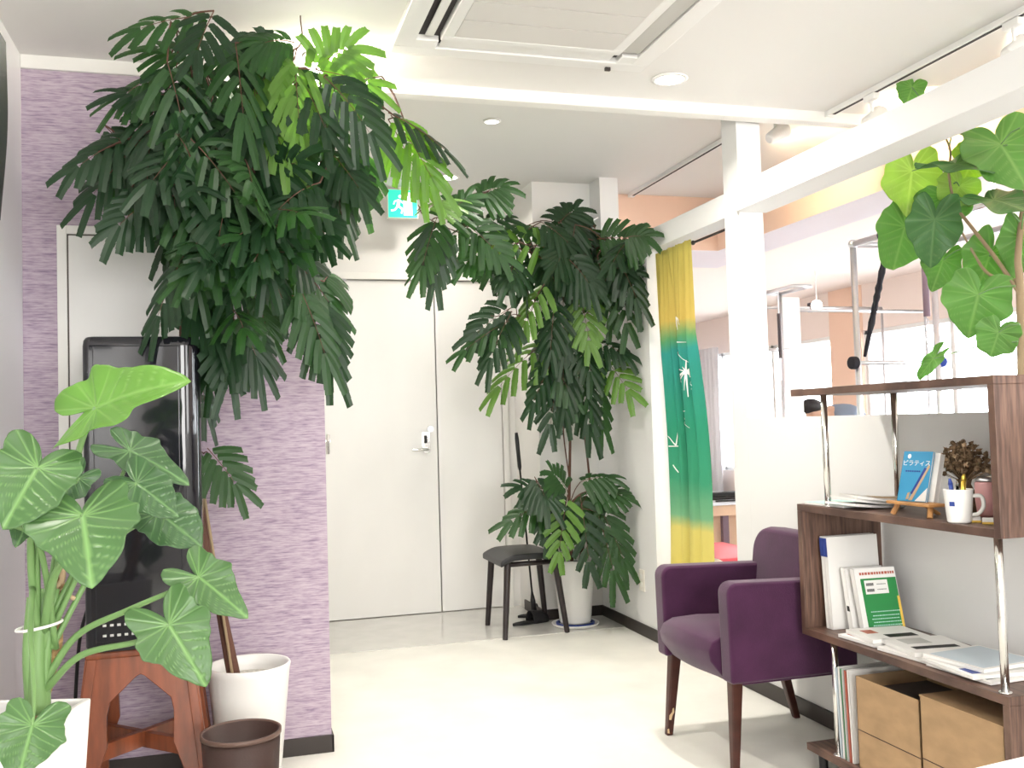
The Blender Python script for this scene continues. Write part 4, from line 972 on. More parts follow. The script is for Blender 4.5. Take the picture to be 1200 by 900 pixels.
# ---- bottom shelf: upright magazines and cartons
for k, (m, lab) in enumerate([('paper_blue', 'pale blue magazine standing at the far end of the bottom shelf'), ('paper', 'white magazine standing on the bottom shelf, second from the far end'), ('green_cover', 'green-covered magazine standing on the bottom shelf'), ('paper_grey', 'grey magazine standing on the bottom shelf'), ('red_print', 'red-spined magazine standing on the bottom shelf'), ('paper', 'white magazine standing next to the brown carton')]):
    y = 2.800-.0115*k
    book('magazine', lab, 'magazine', kb(1.915+.002*(k % 3), y, ZD+.001), (.21,0,0), (0,1,0), (0,.012,.285+.004*(k % 2)), .010, m, group='magazines standing on the bottom shelf')
def carton(x0, y0, x1, y1, z0, z1, lab, open_=True):
    t = thing('cardboard_box', lab, 'box', ((x0+x1)/2, (y0+y1)/2, z0))
    w = .004; mb = MB()
    mb.box(x0, y0, z0, x1, y1, z0+w).box(x0, y0, z0, x0+w, y1, z1).box(x1-w, y0, z0, x1, y1, z1).box(x0, y0, z0, x1, y0+w, z1).box(x0, y1-w, z0, x1, y1, z1)
    mb.build('body', 'kraft', t, bevel=.001)
    if open_: MB().box(x0+w, y0+w, z1-.045, x1-w, y1-w, z1-.04).build('interior_shade', 'gap', t)  # dark sheet standing in for the shade inside the open box
    else: MB().box(x0-.001, y0-.001, z1, x1+.001, y1+.001, z1+.004).build('lid', 'kraft', t)
    mb = MB()
    zc_ = z0+(z1-z0)*.42
    mb.box(x0-.0008, y0+.002, zc_-.0012, x0, y1-.002, zc_+.0012).build('crease', 'brownbin', t)
    return t
carton(1.865, 2.350, 2.13, 2.640, ZD+.001, ZD+.285, 'open brown cardboard box on the bottom shelf beside the magazines')
carton(1.862, 2.030, 2.13, 2.342, ZD+.001, ZD+.300, 'closed brown cardboard box at the near end of the bottom shelf', False)

# ---- upper shelf things
zs = ZB+.001
def leaflet(px, py, w, h, ang, z, lab, m, prints=(), th=.004):
    p = atz(px, py, z); return magazine(p.x, p.y, z, w, h, ang, lab, m, prints, th, 'leaflets on the upper shelf')
p = V((1.985, 2.87, 0))
magazine(1.985, 2.855, zs, .14, .19, 6, 'aqua-covered pad at the far end of the upper shelf', 'aqua', [], .008, 'leaflets on the upper shelf')
def curled(x, y, z, w, h, ang, lab, rise, m2='paper', pr=False):
    a = math.radians(ang); ux = V((math.cos(a), math.sin(a), 0)); uy = V((-math.sin(a), math.cos(a), 0)); o = kb(x, y, z)
    t = thing('leaflet', lab, 'leaflet', o, 'leaflets on the upper shelf'); mb = MB(); n = 8; vs = []
    for k in range(2):
        for i in range(n+1):
            u = i/n
            for s in (-1, 1): vs.append(o+ux*(u-.5)*w+uy*s*h/2+V((0,0,.0005+.008*(1-k)+rise*(1-u)**2)))
    q = 2*(n+1); fs = []
    for k in range(2):
        for i in range(n): fs.append((k*q+2*i, k*q+2*i+1, k*q+2*i+3, k*q+2*i+2))
    for i in range(n): fs += [(2*i, 2*i+2, q+2*i+2, q+2*i), (2*i+1, q+2*i+1, q+2*i+3, 2*i+3)]
    fs += [(0, q, q+1, 1), (2*n, 2*n+1, q+2*n+1, q+2*n)]
    mb.add(vs, fs); mb.build('pages', 'paper', t, smooth=False)
    if pr:
        vs = []
        for i in range(3, n+1):
            u = i/n
            for s in (-.8, .5): vs.append(o+ux*(u-.5)*w*.96+uy*s*h/2+V((0,0,.0092+rise*(1-u)**2)))
        MB().add(vs, [(2*i, 2*i+1, 2*i+3, 2*i+2) for i in range(n-3)]).build('cover_print', m2, t)
curled(2.00, 2.745, zs, .19, .15, 3, 'white leaflet, lowest of the curled stack on the upper shelf', .012)
curled(2.01, 2.735, zs+.010, .19, .15, -8, 'white leaflet with a curled-up edge in the middle of the stack', .020)
curled(2.025, 2.72, zs+.020, .18, .15, -14, 'leaflet with faded reddish print on top of the curled stack', .016, 'dried_pale', True)
# easel
e0 = atz(1047, 603, zs); e1 = atz(1096, 608, zs)
ez = thing('wooden_display_stand', 'small light wooden display stand on the upper shelf holding the blue booklet', 'stand', (1.90, 2.375, zs))
EY0, EY1 = 2.283, 2.468
EX0, EX1, EZ = 1.875, 1.935, zs+.040
MB().box(EX0, EY0, EZ-.009, EX1, EY1, EZ).build('ledge', 'oak', ez, bevel=.002)
for y, s in ((EY0+.025, -1), (EY1-.025, 1)): MB().tube([(EX0+.025, y, EZ-.007), (EX0+.012, y+s*.012, zs)], .008, 8).build('leg', 'oak', ez)
MB().tube([(EX1-.005, 2.375, EZ-.007), (EX1+.05, 2.375, zs)], .006, 8).build('leg', 'oak', ez)
# booklet: plane defined by photo corners, faces the viewer side (-X,-Y)
def stand_book(c, yaw_, w, h, th, leanb, m):
    a = math.radians(yaw_); ux = V((math.cos(a), math.sin(a), 0)); nb = V((-ux.y, ux.x, 0))   # nb: away from viewer
    uz = (V((0,0,1))*math.cos(leanb)+nb*math.sin(leanb))*h
    return c, ux*w, (nb*math.cos(leanb)-V((0,0,1))*math.sin(leanb)), uz
c, ux_, nb_, uz_ = stand_book(V((1.887, 2.434, EZ+.001)), -76, .098, .150, .006, math.radians(17), None)
bb = book('blue_booklet', 'blue booklet with white Japanese title on the wooden stand', 'booklet', c, ux_, nb_, uz_, .008, 'blue_cover')
nG = -nb_.normalized()
text('ピラティス', 'title', .019, 'paper', frame(c+ux_*.5+uz_*.72+nG*.001, ux_, uz_), bb)
mb = MB()
for k in range(7): x = .16+k*.075; mb.prism([(x,.585),(x+.05,.585),(x+.05,.615),(x,.615)], c+nG*.0006, ux_, uz_, nG*.0006)
mb.build('subtitle', 'deep_blue', bb)
mb = MB(); mb.prism([(.06*math.cos(k*PI/8)+.22, .06*.8*math.sin(k*PI/8)+.90) for k in range(16)], c+nG*.0006, ux_, uz_, nG*.0006); mb.build('emblem', 'paper', bb)
mb = MB(); mb.prism([(.40,.02),(.52,.02),(.98,.70),(.92,.74),(.86,.66)], c+nG*.0006, ux_, uz_, nG*.0006); mb.prism([(.30,.03),(.40,.05),(.42,.18),(.34,.16)], c+nG*.0008, ux_, uz_, nG*.0006); mb.build('cover_figure', 'dried_pale', bb)
mb = MB(); mb.prism([(.44,.16),(.50,.14),(.88,.66),(.80,.68)], c+nG*.0007, ux_, uz_, nG*.0007); mb.build('cover_figure', 'deep_blue', bb)
mb = MB(); mb.prism([(.62,.01),(.99,.01),(.99,.28)], c+nG*.0007, ux_, uz_, nG*.0007); mb.build('cover_corner', 'paper', bb)
c2, ux2, nb2, uz2 = stand_book(V((1.967, 2.487, zs+.041)), -42, .115, .148, .006, math.radians(20), None)
book('white_booklet', 'thick white booklet standing behind the blue booklet', 'booklet', V((1.903, 2.424, EZ+.001)), ux_*1.03, nb_, uz_*.97, .020, 'paper')
# mug
mp_ = atz(1124, 613, zs); mc = V((mp_.x+.012, mp_.y+.012, zs))
mg = thing('white_mug', 'white mug with a small blue mark holding pens on the upper shelf', 'mug', mc)
MB().lathe(mc, [(.001,0),(.028,0),(.031,.004),(.0375,.088),(.0375,.090),(.035,.090),(.029,.008),(.001,.007)], 36).build('body', 'pot_white', mg, smooth=True)
hd_ = V((.75,-.66,0)); MB().tube(spline([mc+hd_*.034+V((0,0,.072)), mc+hd_*.056+V((0,0,.070)), mc+hd_*.060+V((0,0,.045)), mc+hd_*.048+V((0,0,.025)), mc+hd_*.030+V((0,0,.020))], 6), .0055, 10).build('handle', 'pot_white', mg, smooth=True)
ml = V((-.93, -.36, 0)).normalized(); MB().obox(mc+ml*.0345+V((0,0,.052)), ml*.001, V((-ml.y, ml.x, 0))*.007, (0,0,.006)).build('blue_mark', 'deep_blue', mg)
def pen(name, lab, dx, dy, top, m, r, cat='pen'):
    t = thing(name, lab, cat, mc+V((dx, dy, .01)), 'pens in the white mug')
    a = mc+V((dx*.6, dy*.6, .012)); b = mc+V((dx*1.6, dy*1.6, top))
    MB().tube([a, a.lerp(b, .85)], r, 10).build('barrel', m, t, smooth=True)
    MB().tube([a.lerp(b, .85), b], [r*1.15, r*.5], 10).build('cap', m, t, smooth=True)
pen('blue_pen', 'blue pen standing in the white mug', -.006, .012, .118, 'deep_blue', .006)
pen('gold_pen', 'thick gold pen standing in the white mug', .008, -.006, .130, 'gold', .007)
pen('clear_pen', 'clear pale pen standing between the blue and gold pens', .002, .004, .112, 'glass', .004)
# erasers
for i, (px, py, lab) in enumerate([(1140, 612, 'small white eraser in front of the white mug'), (1161, 614, 'small white eraser by the dark side board')]):
    p = atz(px, py, zs); t = thing('eraser', lab, 'eraser', (p.x, p.y, zs), 'erasers on the upper shelf')
    MB().obox((p.x, p.y, zs+.0085), V((.75,-.66,0))*.020, V((.66,.75,0))*.009, (0,0,.0080)).build('rubber', 'paper', t, bevel=.003)
    MB().obox((p.x, p.y, zs+.003), V((.75,-.66,0))*.0205, V((.66,.75,0))*.0095, (0,0,.0028)).build('band', 'yellow', t)
# pink tumbler
pk = atz(1158, 606, zs); kc = V((pk.x+.012, pk.y+.01, zs))
tb = thing('pink_tumbler', 'pink tumbler with a clear lid beside the dark side board', 'tumbler', kc)
MB().lathe(kc, [(.001,0),(.022,0),(.030,.012),(.034,.05),(.034,.095),(.030,.098),(.001,.098)], 30).build('body', 'pink', tb, smooth=True)
MB().lathe(kc, [(.001,.099),(.031,.099),(.031,.104),(.026,.113),(.001,.116)], 30).build('lid', 'steel', tb, smooth=True)
# dried bouquet in vase
vp = V((2.065, 2.36, zs)); vz = thing('dried_flower_vase', 'brown dried flowers in a small vase behind the white mug', 'dried flowers', vp)
MB().lathe(vp, [(.001,0),(.028,0),(.033,.02),(.030,.06),(.018,.085),(.022,.10),(.019,.10),(.016,.085),(.001,.08)], 24).build('vase', 'dried', vz, smooth=True)
rng = random.Random(4); mb = MB()
for i in range(210):
    a = rng.uniform(0, 2*PI); el = rng.uniform(-.25, 1.5); r = rng.uniform(.03, .090)
    c = vp+V((r*math.cos(a)*math.cos(el), r*math.sin(a)*math.cos(el), .135+r*math.sin(el)*.85))
    mb.mi = 1 if rng.random() < .18 else 0
    mb.tube([vp+V((0,0,.09)), c], .0008, 3, cap=False)
    for k in range(6):
        d = V((rng.uniform(-1,1), rng.uniform(-1,1), rng.uniform(-1,1))).normalized()*rng.uniform(.008, .016); e = d.orthogonal().normalized()*.004
        mb.add([c, c+d*.5+e, c+d, c+d*.5-e], [(0,1,2,3)])
    mb.ball(c, rng.uniform(.004, .008), 6, 4)
mb.build('flower_heads', ['dried', 'dried_pale'], vz)

# ================================================================== CURTAIN
yj = 4.775; yc = atx(812, 280, 2.24).y
rod = tag(MB().tube([(2.24, 3.925, 2.075), (2.24, yj+.005, 2.075)], .006, 10).build('curtain_rod', 'dark_base', smooth=True), 'thin dark curtain rod across the doorway', 'curtain rod')
cur = thing('door_curtain', 'yellow and green tie-dyed curtain with white firework drawings in the doorway', 'curtain', (2.24, (yj+yc)/2, .25))
def cu_pos(u, z, off=0):      # u 0 (far jamb) .. 1 (free edge)
    f = (2.075-z)/1.8
    y0 = yj-.012-.02*f - .035*math.sin(PI*min(1, max(0, (f-.3)/.7)))
    y1 = yc + .02*f - .12*math.sin(PI/2*min(1, max(0, (f-.25)/.45)))
    y = y0+(y1-y0)*u
    fold = (.006+.010*min(1, f*3))*math.sin(u*2*PI*4.2+.8*math.sin(f*2.2))+.004*math.sin(u*2*PI*11+f*3)*(1-.6*f)
    fold += .085*math.exp(-((u-.42)/.045)**2)*min(1, f*2.5)-.02*math.exp(-((u-.52)/.05)**2)*f*min(1, .3+f)
    return V((2.224+fold+off, y, z))
mb = MB(); NU, NZ = 90, 70; zb0 = .27
for j in range(NZ+1):
    for i in range(NU+1): mb.v.append(cu_pos(i/NU, 2.092-(2.092-zb0)*j/NZ)); mb.col.append(0)
for j in range(NZ):
    for i in range(NU): a = j*(NU+1)+i; mb.f.append([a, a+1, a+NU+2, a+NU+1]); mb.m.append(0)
def curmat():
    m, t, b = nodes('tie_dye_cotton'); b.inputs['Roughness'].default_value = .85
    g = t.nodes.new('ShaderNodeTexCoord'); sp = t.nodes.new('ShaderNodeSeparateXYZ'); t.links.new(g.outputs['Object'], sp.inputs[0])
    n = t.nodes.new('ShaderNodeTexNoise'); n.inputs['Scale'].default_value = 7; n.inputs['Detail'].default_value = 5; t.links.new(g.outputs['Object'], n.inputs[0])
    mr = t.nodes.new('ShaderNodeMapRange'); mr.inputs[3].default_value = -.05; mr.inputs[4].default_value = .05; t.links.new(n.outputs[0], mr.inputs[0])
    ad = t.nodes.new('ShaderNodeMath'); ad.operation = 'ADD'; t.links.new(sp.outputs['Z'], ad.inputs[0]); t.links.new(mr.outputs[0], ad.inputs[1])
    dv_ = t.nodes.new('ShaderNodeMath'); dv_.operation = 'DIVIDE'; dv_.inputs[1].default_value = 1.83; t.links.new(ad.outputs[0], dv_.inputs[0])
    r = t.nodes.new('ShaderNodeValToRGB'); e = r.color_ramp.elements
    def zf(py): return (atx(795, py, 2.24).z-.25)/1.83
    e[0].position = 0; e[0].color = (.66, .55, .12, 1); e[1].position = 1; e[1].color = (.46, .40, .09, 1)
    for py, c in [(618, (.62,.54,.15)), (602, (.16,.38,.20)), (560, (.035,.27,.14)), (500, (.02,.25,.14)), (440, (.02,.24,.18)), (410, (.02,.26,.22)), (395, (.09,.30,.12)), (375, (.54,.40,.09))]:
        x = e.new(max(0, min(1, zf(py)))); x.color = (*c, 1)
    t.links.new(dv_.outputs[0], r.inputs[0]); t.links.new(r.outputs[0], b.inputs['Base Color'])
    tr = t.nodes.new('ShaderNodeBsdfTranslucent'); ms = t.nodes.new('ShaderNodeMixShader'); ms.inputs[0].default_value = .2
    t.links.new(r.outputs[0], tr.inputs[0]); t.links.new(b.outputs[0], ms.inputs[1]); t.links.new(tr.outputs[0], ms.inputs[2]); t.links.new(ms.outputs[0], t.nodes['Material Output'].inputs[0])
    return m
fab = mb.build('fabric', curmat(), cur, smooth=True)
# white drawn strokes on the cloth
mb = MB()
def stroke(u0, z0, du, dz, w0=.0025, w1=.001, bend=0, n=8):
    vs = []
    for i in range(n+1):
        s = i/n; u = u0+du*s; z = z0+dz*s+bend*math.sin(PI*s*.5)*s
        w = w0+(w1-w0)*s; pl = math.hypot(du*.45, dz) or 1; a = (-dz/pl, du*.45/pl)
        for q in (-1, 1): vs.append(cu_pos(u+a[0]*w*q/.45, z+a[1]*w*q, -.0045))
    mb.add(vs, [(2*i, 2*i+1, 2*i+3, 2*i+2) for i in range(n)])
def burst(u, z, R, n, seed):
    rng = random.Random(seed)
    for k in range(n):
        a = 2*PI*k/n+rng.uniform(-.15, .15); L = R*rng.uniform(.65, 1.2)*(1.5 if math.sin(a) < -.5 else 1)
        stroke(u, z, L*math.cos(a)/.45, L*math.sin(a), .0035, .0015, -.02)
zf_ = lambda py: atx(800, py, 2.24).z
burst(.70, zf_(437), .075, 13, 1)
burst(.62, zf_(372), .025, 9, 2)
stroke(.52, zf_(400), .25, -.01, .003, .001); stroke(.52, zf_(408), .22, -.05, .003, .001, -.03)
stroke(.5, zf_(482), .14, .0, .003, .001); stroke(.5, zf_(490), .18, -.05, .003, .001)
stroke(.24, zf_(522), -.08, .05, .003, .002); stroke(.24, zf_(522), .03, .07, .003, .002); stroke(.16, zf_(523), .14, 0, .003, .002); stroke(.2, zf_(545), .05, -.04, .003, .002)
mb.mi = 0; mb.build('drawn_motif', 'paper', fab)
mb = MB()
for p in ((.52,), ): pass
hkr = MB().ball((2.24, yc+.0, 2.075), .012, 10, 6).build('ring_clip', 'dark_base', cur)

# ================================================================== STUDIO EQUIPMENT
def cadillac(ox, oy, ztop, wx, ly, lab, extras):
    t = thing('exercise_frame', lab, 'exercise frame', (ox, oy, 0), None)
    r = .017; P = [(ox, oy), (ox+wx, oy), (ox+wx, oy-ly), (ox, oy-ly)]
    for (x, y) in P: MB().tube([(x, y, 0), (x, y, ztop)], r, 12).build('post', 'steel', t, smooth=True)
    for k in range(4): a, b = P[k], P[(k+1) % 4]; MB().tube([(*a, ztop), (*b, ztop)], r, 12).build('top_rail', 'steel', t, smooth=True)
    for (x, y) in P: MB().ball((x, y, ztop), .026, 12, 8).build('corner_joint', 'steel', t, smooth=True)
    MB().box(ox-.0, oy-ly+.03, .50, ox+wx, oy-.03, .58).build('bed_frame', 'desk_wood', t, bevel=.01)
    MB().box(ox+.03, oy-ly+.05, .58, ox+wx-.03, oy-.05, .64).build('mattress', 'sage', t, bevel=.02)
    for (x, y) in ((ox+.04, oy-.08), (ox+wx-.04, oy-.08), (ox+.04, oy-ly+.08), (ox+wx-.04, oy-ly+.08)): MB().box(x-.035, y-.035, 0, x+.035, y+.035, .50).build('leg', 'desk_wood', t, bevel=.004)
    return t
A = cadillac(3.28, 4.5, 2.12, .52, 2.1, 'nearer chrome frame exercise table behind the partition, with a black strap', True)
MB().tube(spline([(3.28, 4.20, 2.10), (3.28, 4.28, 1.9), (3.28, 4.34, 1.75), (3.28, 4.44, 1.50)], 6), [.014,.015,.014,.017,.014,.018,.015,.014,.019,.014,.018,.014,.017,.014,.018,.013,.012,.011,.008][:19], 8).build('strap', 'strap', A)
MB().ball((3.28, 4.24, 2.12), .035, 12, 8).build('clamp', 'strap', A, smooth=True)
pb = MB().tube([(3.24, 4.5, 1.47), (3.82, 4.5, 1.47)], .012, 10).build('push_bar', 'steel', A, smooth=True)
MB().tube([(3.225, 4.49, 1.47), (3.265, 4.49, 1.47)], .035, 14).build('knob', 'strap', pb, bevel=.006)
MB().ball((3.825, 4.5, 1.47), .032, 10, 7).build('knob', 'blue_knob', pb, smooth=True)
MB().tube([(3.70, 4.45, 2.10), (3.70, 4.45, 1.72)], .018, 10).build('hanging_bar', 'mauve_bar', A, smooth=True)
mb = MB()
for k in range(5):
    c = V((3.70, 4.45, 1.69-.035*k)); mb.tube([c+V((.010*math.cos(a*PI/4) if k % 2 else 0, 0 if k % 2 else .010*math.cos(a*PI/4), .018*math.sin(a*PI/4))) for a in range(9)], .003, 5)
mb.build('chain', 'steel', A)
Bc = thing('spring_tower', 'narrow chrome tower with a hanging dark spring just right of the white column', 'exercise frame', (3.86, 6.1, 0))
bq = [(3.80, 6.3), (3.94, 6.3), (3.94, 5.9), (3.80, 5.9)]
for (x, y) in bq[:2]: MB().tube([(x, y, 0), (x, y, 2.10)], .015, 12).build('post', 'steel', Bc, smooth=True)
for k in range(4): a, b = bq[k], bq[(k+1) % 4]; MB().tube([(*a, 2.10), (*b, 2.10)], .013, 12).build('top_rail', 'steel', Bc, smooth=True)
MB().tube([(3.80, 6.3, 1.68), (4.0, 6.3, 1.68)], .012, 10).build('cross_bar', 'steel', Bc, smooth=True)
MB().box(3.95, 6.32, .1, 4.12, 6.36, 2.08).build('backboard', 'white_metal', Bc, bevel=.004)
MB().tube([V((3.80+.011*math.cos(i*1.1), 6.1+.011*math.sin(i*1.1), 1.93-.0013*i)) for i in range(250)], .004, 5).build('spring', 'spring', Bc)
MB().tube([(3.80, 6.1, 2.10), (3.80, 6.1, 1.92)], .004, 6).build('spring_hook', 'steel', Bc)
MB().tube([(3.80, 6.1, 1.62), (3.80, 6.1, 1.45)], .004, 6).build('spring_hook', 'steel', Bc)
# ceiling-height rail frame further back
rf = thing('trapeze_rail', 'long horizontal chrome rails of the far exercise frame by the windows', 'exercise frame', (5.4, 7.6, 0))
for y, z in ((7.9, 2.20), (7.3, 2.10)): MB().tube([(4.7, y, z), (6.05, y, z)], .014, 10).build('rail', 'steel', rf, smooth=True)
for x, y in ((4.7, 7.9), (6.05, 7.9), (4.7, 7.3), (6.05, 7.3)): MB().tube([(x, y, 0), (x, y, 2.20 if y > 7.5 else 2.1)], .012, 10).build('post', 'steel', rf, smooth=True)
MB().tube([(4.75, 7.3, 2.1), (6.0, 7.9, 2.2)], .010, 8).build('brace', 'steel', rf, smooth=True)
MB().box(5.25, 7.86, 2.16, 5.31, 7.94, 2.25).build('rail_clamp', 'spring', rf, bevel=.01)
# pendant lamp bright
pl_ = thing('globe_lamp', 'glowing round ceiling lamp far back in the studio', 'lamp', (4.62, 7.6, 2.1))
gl = at(957, 358, 7.6); gl2 = at(1088, 219, 4.2)
MB().ball((gl.x, gl.y, gl.z), .05, 16, 12).build('globe', 'lamp', pl_, smooth=True)
MB().tube([(gl.x, gl.y, gl.z+.04), (gl.x, gl.y, 2.5)], .005, 8).build('cord', 'white_metal', pl_)
pl2 = thing('globe_lamp', 'glowing lamp seen among the fig leaves at the right edge', 'lamp', (gl2.x, gl2.y, gl2.z))
gl2 = at(1162, 218, 3.9)
MB().ball((gl2.x, gl2.y, gl2.z), .022, 16, 12).build('globe', 'lamp', pl2, smooth=True)
MB().tube([(gl2.x, gl2.y, gl2.z+.02), (gl2.x, gl2.y, 2.5)], .004, 8).build('cord', 'white_metal', pl2)

# desk, cables, red seats seen through the doorway
dsk = atx(843, 575, 3.9)
dY = dsk.y; dt = thing('studio_desk', 'pale wooden desk with a light top seen through the doorway', 'desk', (3.9, dY, 0))
p0 = at(843, 595, 6.6); print('desk', p0)
dx0, dx1, dy0, dy1, dz = 3.2, 4.15, 6.65, 7.7, p0.z+.03
MB().box(dx0, dy0, dz-.02, dx1, dy1, dz).build('desktop', 'desk_white', dt, bevel=.004)
MB().box(dx0+.02, dy0+.02, dz-.10, dx1-.02, dy0+.05, dz-.02).build('apron', 'desk_wood', dt)
MB().box(dx0+.02, dy0+.10, 0, dx1-.02, dy0+.12, dz-.10).build('front_panel', 'desk_wood', dt)
for x in (3.62, 4.05): MB().box(x, dy0+.06, 0, x+.05, dy0+.10, dz-.10).build('leg', 'mauve_bar', dt)
rng = random.Random(9)
cbx = thing('cable_tangle', 'tangle of black cables and adapter lying on the studio desk', 'cables', (3.75, 6.95, dz))
MB().box(3.60, 6.98, dz, 3.95, 7.08, dz+.05).build('power_strip', 'ink', cbx, bevel=.004)
for k in range(6):
    pts = [V((3.45+.6*rng.random(), 6.72+.45*rng.random(), dz+.006+.03*rng.random())) for _ in range(4)]; MB().tube(spline(pts, 6), .006, 6).build('cable', 'ink', cbx, smooth=True)
tag(MB().box(3.62, 7.5, dz, 3.75, 7.56, dz+.22).build('purple_binder', 'mauve_bar', bevel=.004), 'small purple upright file at the back of the studio desk', 'file')
for k, (px, py, Y, lab) in enumerate([(832, 645, 5.75, 'red-pink vinyl box seat behind the chair, left one'), (848, 652, 5.1, 'red-pink vinyl box seat nearer the white column')]):
    c = at(px, py, Y); s = .22
    t = thing('box_seat', lab, 'seat', (c.x, c.y, 0), 'red vinyl box seats')
    MB().box(c.x-s, c.y-s, .02, c.x+s, c.y+s, c.z-.02).build('body', 'red_vinyl', t, bevel=.02)
    MB().box(c.x-s-.005, c.y-s-.005, c.z-.022, c.x+s+.005, c.y+s+.005, c.z+.02).build('cushion', 'red_vinyl', t, bevel=.02, seg=3)
wbx = at(861, 628, 5.9)
# crumpled translucent bag
c = at(838, 656, 4.7); mb = MB().ball((c.x, c.y, c.z-.09), .10, 24, 16, (1, 1, .9))
for i, v in enumerate(mb.v): q = noise.noise(v*14)*.022; d = (v-V((c.x, c.y, c.z-.09))).normalized(); mb.v[i] = v+d*q
bz = min(v.z for v in mb.v)
bg = thing('plastic_bag', 'pale crumpled bag on a small stand seen above the purple armrest', 'bag', (c.x, c.y, bz))
mb.build('bag_body', 'cream_bag', bg, smooth=True)
tag(MB().lathe((c.x, c.y, 0), [(.001,0),(.11,0),(.11,.02),(.02,.03),(.02,bz-.03),(.12,bz-.02),(.12,bz),(.001,bz)], 24).build('small_stand', 'white_metal', smooth=False), 'small round white stand under the crumpled bag', 'stand')
# sheer curtain and street silhouettes by the far window
mb = MB(); vs = []; n = 80
for i in range(n+1):
    y = 11.2+1.2*i/n
    for z in (.1, 2.1): vs.append(V((6.05+.03*math.sin(i*.9), y, z)))
mb.add(vs, [(2*i, 2*i+2, 2*i+3, 2*i+1) for i in range(n)]); sc_ = mb.build('window_curtain', 'curtain_white', smooth=True, solid=.002)
tag(sc_, 'sheer white curtain at the far studio window seen through the doorway', 'curtain')

# ---- person bending at the far table
hc = at(947, 473, 6.85)
pe = thing('person', 'person with dark hair in a grey-blue shirt bending forward behind the partition', 'person', (hc.x+.35, hc.y, 0))
def skin_mesh(name, jts, edges, radii, m, parent, sub=2):
    org = V(parent['_o']); me = bpy.data.meshes.new(name); me.from_pydata([V(j)-org for j in jts], edges, []); me.materials.append(M[m])
    o = bpy.data.objects.new(name, me); COL.objects.link(o); o.parent = parent; o['_o'] = tuple(org)
    s = o.modifiers.new('skin', 'SKIN'); s.use_smooth_shade = True
    for i, r in enumerate(radii): me.skin_vertices[0].data[i].radius = r if isinstance(r, tuple) else (r, r)
    me.skin_vertices[0].data[0].use_root = True
    u = o.modifiers.new('sub', 'SUBSURF'); u.levels = sub; u.render_levels = sub
    return o
hx, hy, hz = hc
J = [(hx+.58,hy,.86), (hx+.50,hy,1.00), (hx+.36,hy,1.16), (hx+.24,hy,1.20), (hx+.12,hy,1.20), (hx+.04,hy,1.225), (hx-.02,hy,1.205),   # pelvis .. head
     (hx+.62,hy-.10,.82), (hx+.58,hy-.11,.46), (hx+.66,hy-.11,.07), (hx+.52,hy-.12,.03),
     (hx+.62,hy+.10,.82), (hx+.60,hy+.11,.46), (hx+.70,hy+.11,.07), (hx+.56,hy+.12,.03),
     (hx+.24,hy-.17,1.12), (hx+.16,hy-.20,.88), (hx+.02,hy-.16,.72), (hx-.05,hy-.14,.69),
     (hx+.24,hy+.17,1.12), (hx+.16,hy+.20,.88), (hx+.02,hy+.16,.72), (hx-.05,hy+.14,.69)]
Eg = [(0,1),(1,2),(2,3),(3,4),(4,5),(5,6),(0,7),(7,8),(8,9),(9,10),(0,11),(11,12),(12,13),(13,14),(3,15),(15,16),(16,17),(17,18),(3,19),(19,20),(20,21),(21,22)]
Ra = [.13,.125,.14,.12,.055,.072,.062,.085,.058,.04,.03,.085,.058,.04,.03,.055,.042,.032,.035,.055,.042,.032,.035]
skin_mesh('body', J, Eg, Ra, 'skin', pe)
skin_mesh('shirt', [J[0],J[1],J[2],J[3],(hx+.17,hy,1.195),J[15],J[16],J[19],J[20]], [(0,1),(1,2),(2,3),(3,4),(3,5),(5,6),(3,7),(7,8)], [.145,.14,.155,.135,.08,.07,.06,.07,.06], 'navy_fabric', pe)
skin_mesh('trousers', [J[0],J[7],J[8],J[9],J[11],J[12],J[13]], [(0,1),(1,2),(2,3),(0,4),(4,5),(5,6)], [.148,.10,.075,.06,.10,.075,.06], 'hair', pe)
mb = MB().ball((hx+.025, hy, 1.262), .088, 20, 12, (1.12, .95, .72)); mb.build('hair', 'hair', pe, smooth=True)
mb = MB()
for sy in (-1, 1):
    for k in range(4):
        b = V((hx-.06, hy+sy*.14+(k-1.5)*.018, .685)); mb.tube(spline([b+V((.02,0,.005)), b+V((-.025,0,0)), b+V((-.05-.008*(k in (1,2)),0,-.015)), b+V((-.065-.01*(k in (1,2)),0,-.035))], 3), [.010]*9+[.007], 6)
    b = V((hx-.03, hy+sy*.10, .69)); mb.tube([b, b+V((-.03,-sy*.015,-.005)), b+V((-.045,-sy*.018,-.02))], [.011,.009,.007], 6)
mb.build('fingers', 'skin', pe, smooth=True)

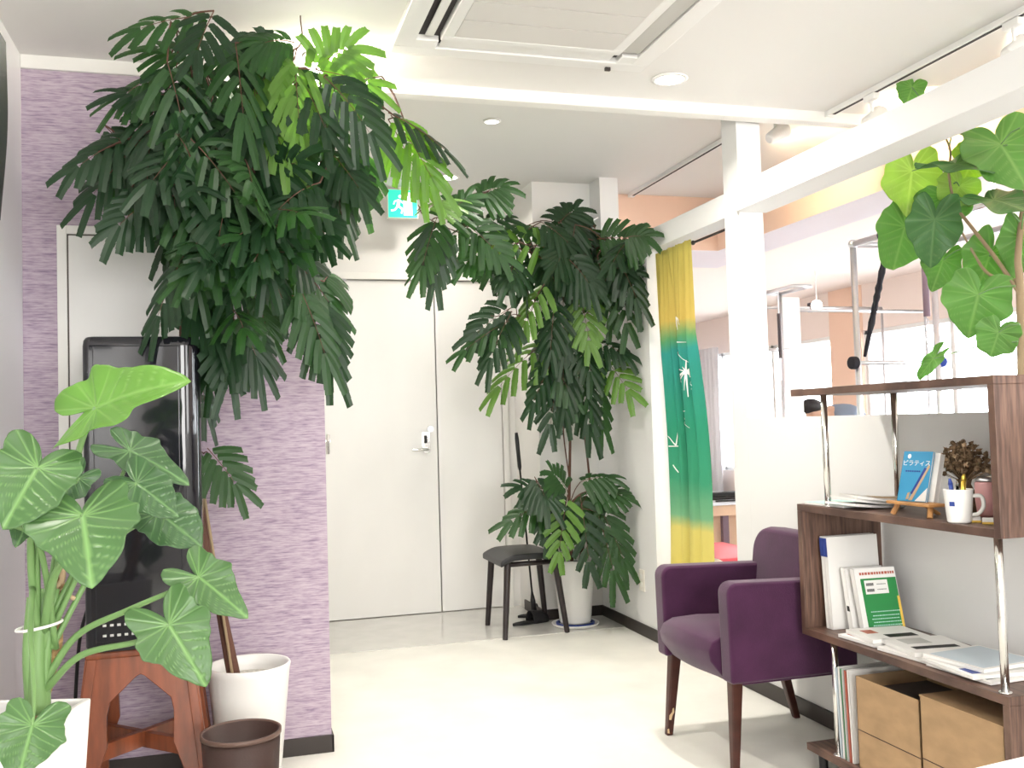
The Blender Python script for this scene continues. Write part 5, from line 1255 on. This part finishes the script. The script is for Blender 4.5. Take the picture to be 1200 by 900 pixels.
# ---- white table corner at the lower right
t0 = atz(1127, 902, .72); t1_ = atz(1200, 885, .72)
print('table', t0, t1_)
d = (t1_-t0).normalized(); nrm = V((d.y, -d.x, 0)); 
if nrm.y > 0: nrm = -nrm
tb2 = thing('white_table', 'corner of a white tabletop at the lower right edge', 'table', (t0.x+.3, t0.y-.3, 0))
c0 = t0-d*.06; q = [c0, c0+d*.72, c0+d*.72+nrm*.45, c0+nrm*.45]
MB().add([p for p in q]+[p-V((0,0,.025)) for p in q], [(0,1,2,3),(7,6,5,4),(0,4,5,1),(1,5,6,2),(2,6,7,3),(3,7,4,0)]).build('tabletop', 'tablewhite', tb2, bevel=.004)
for p in q:
    m_ = p.lerp((q[0]+q[2])/2, .15); MB().tube([(m_.x, m_.y, 0), (m_.x, m_.y, .695)], .018, 10).build('leg', 'white_metal', tb2)

# ================================================================== LIGHT
W = bpy.data.worlds.new('sky'); bpy.context.scene.world = W; W.use_nodes = True
bg_ = W.node_tree.nodes['Background']; bg_.inputs[0].default_value = (.90, .95, 1.0, 1); bg_.inputs[1].default_value = 2.2
def area(name, loc, rot, sx, sy, e, col):
    L = bpy.data.lights.new(name, 'AREA'); L.shape = 'RECTANGLE'; L.size = sx; L.size_y = sy; L.energy = e; L.color = col
    o = bpy.data.objects.new(name, L); COL.objects.link(o); o.location = loc; o.rotation_euler = rot; o.visible_camera = True; return o
for i, (a, b, c, d) in enumerate(wins):
    area('daylight', (X2+.5, (a+b)/2, (c+d)/2), (0, math.radians(90), 0), d-c, b-a, 185, (.94, .97, 1))
area('daylight', (.8, YB-.35, 1.5), (math.radians(90), 0, 0), 2.2, 1.4, 170, (1, .98, .95))  # fill light through the added window behind the camera
area('daylight', (4.2, YB-.35, 1.5), (math.radians(90), 0, 0), 2.4, 1.4, 110, (1, .98, .95))  # fill light through the added rear window on the studio side

# ------------------------------------------------------------------ camera
cd = bpy.data.cameras.new('camera'); cam = bpy.data.objects.new('camera', cd); COL.objects.link(cam)
cd.sensor_fit = 'HORIZONTAL'; cd.sensor_width = 36; cd.lens = FPX/1200*36; cd.clip_start = .05
cam.matrix_world = Matrix(((CR.x, CU.x, -CF.x, 0), (CR.y, CU.y, -CF.y, 0), (CR.z, CU.z, -CF.z, H), (0, 0, 0, 1)))
sc = bpy.context.scene; sc.camera = cam
sc.view_settings.view_transform = 'Standard'; sc.view_settings.look = 'None'; sc.view_settings.gamma = 1
sc.view_settings.use_curve_mapping = False; sc.view_settings.exposure = 0.0
for o in bpy.data.objects:
    if '_o' in o: del o['_o']
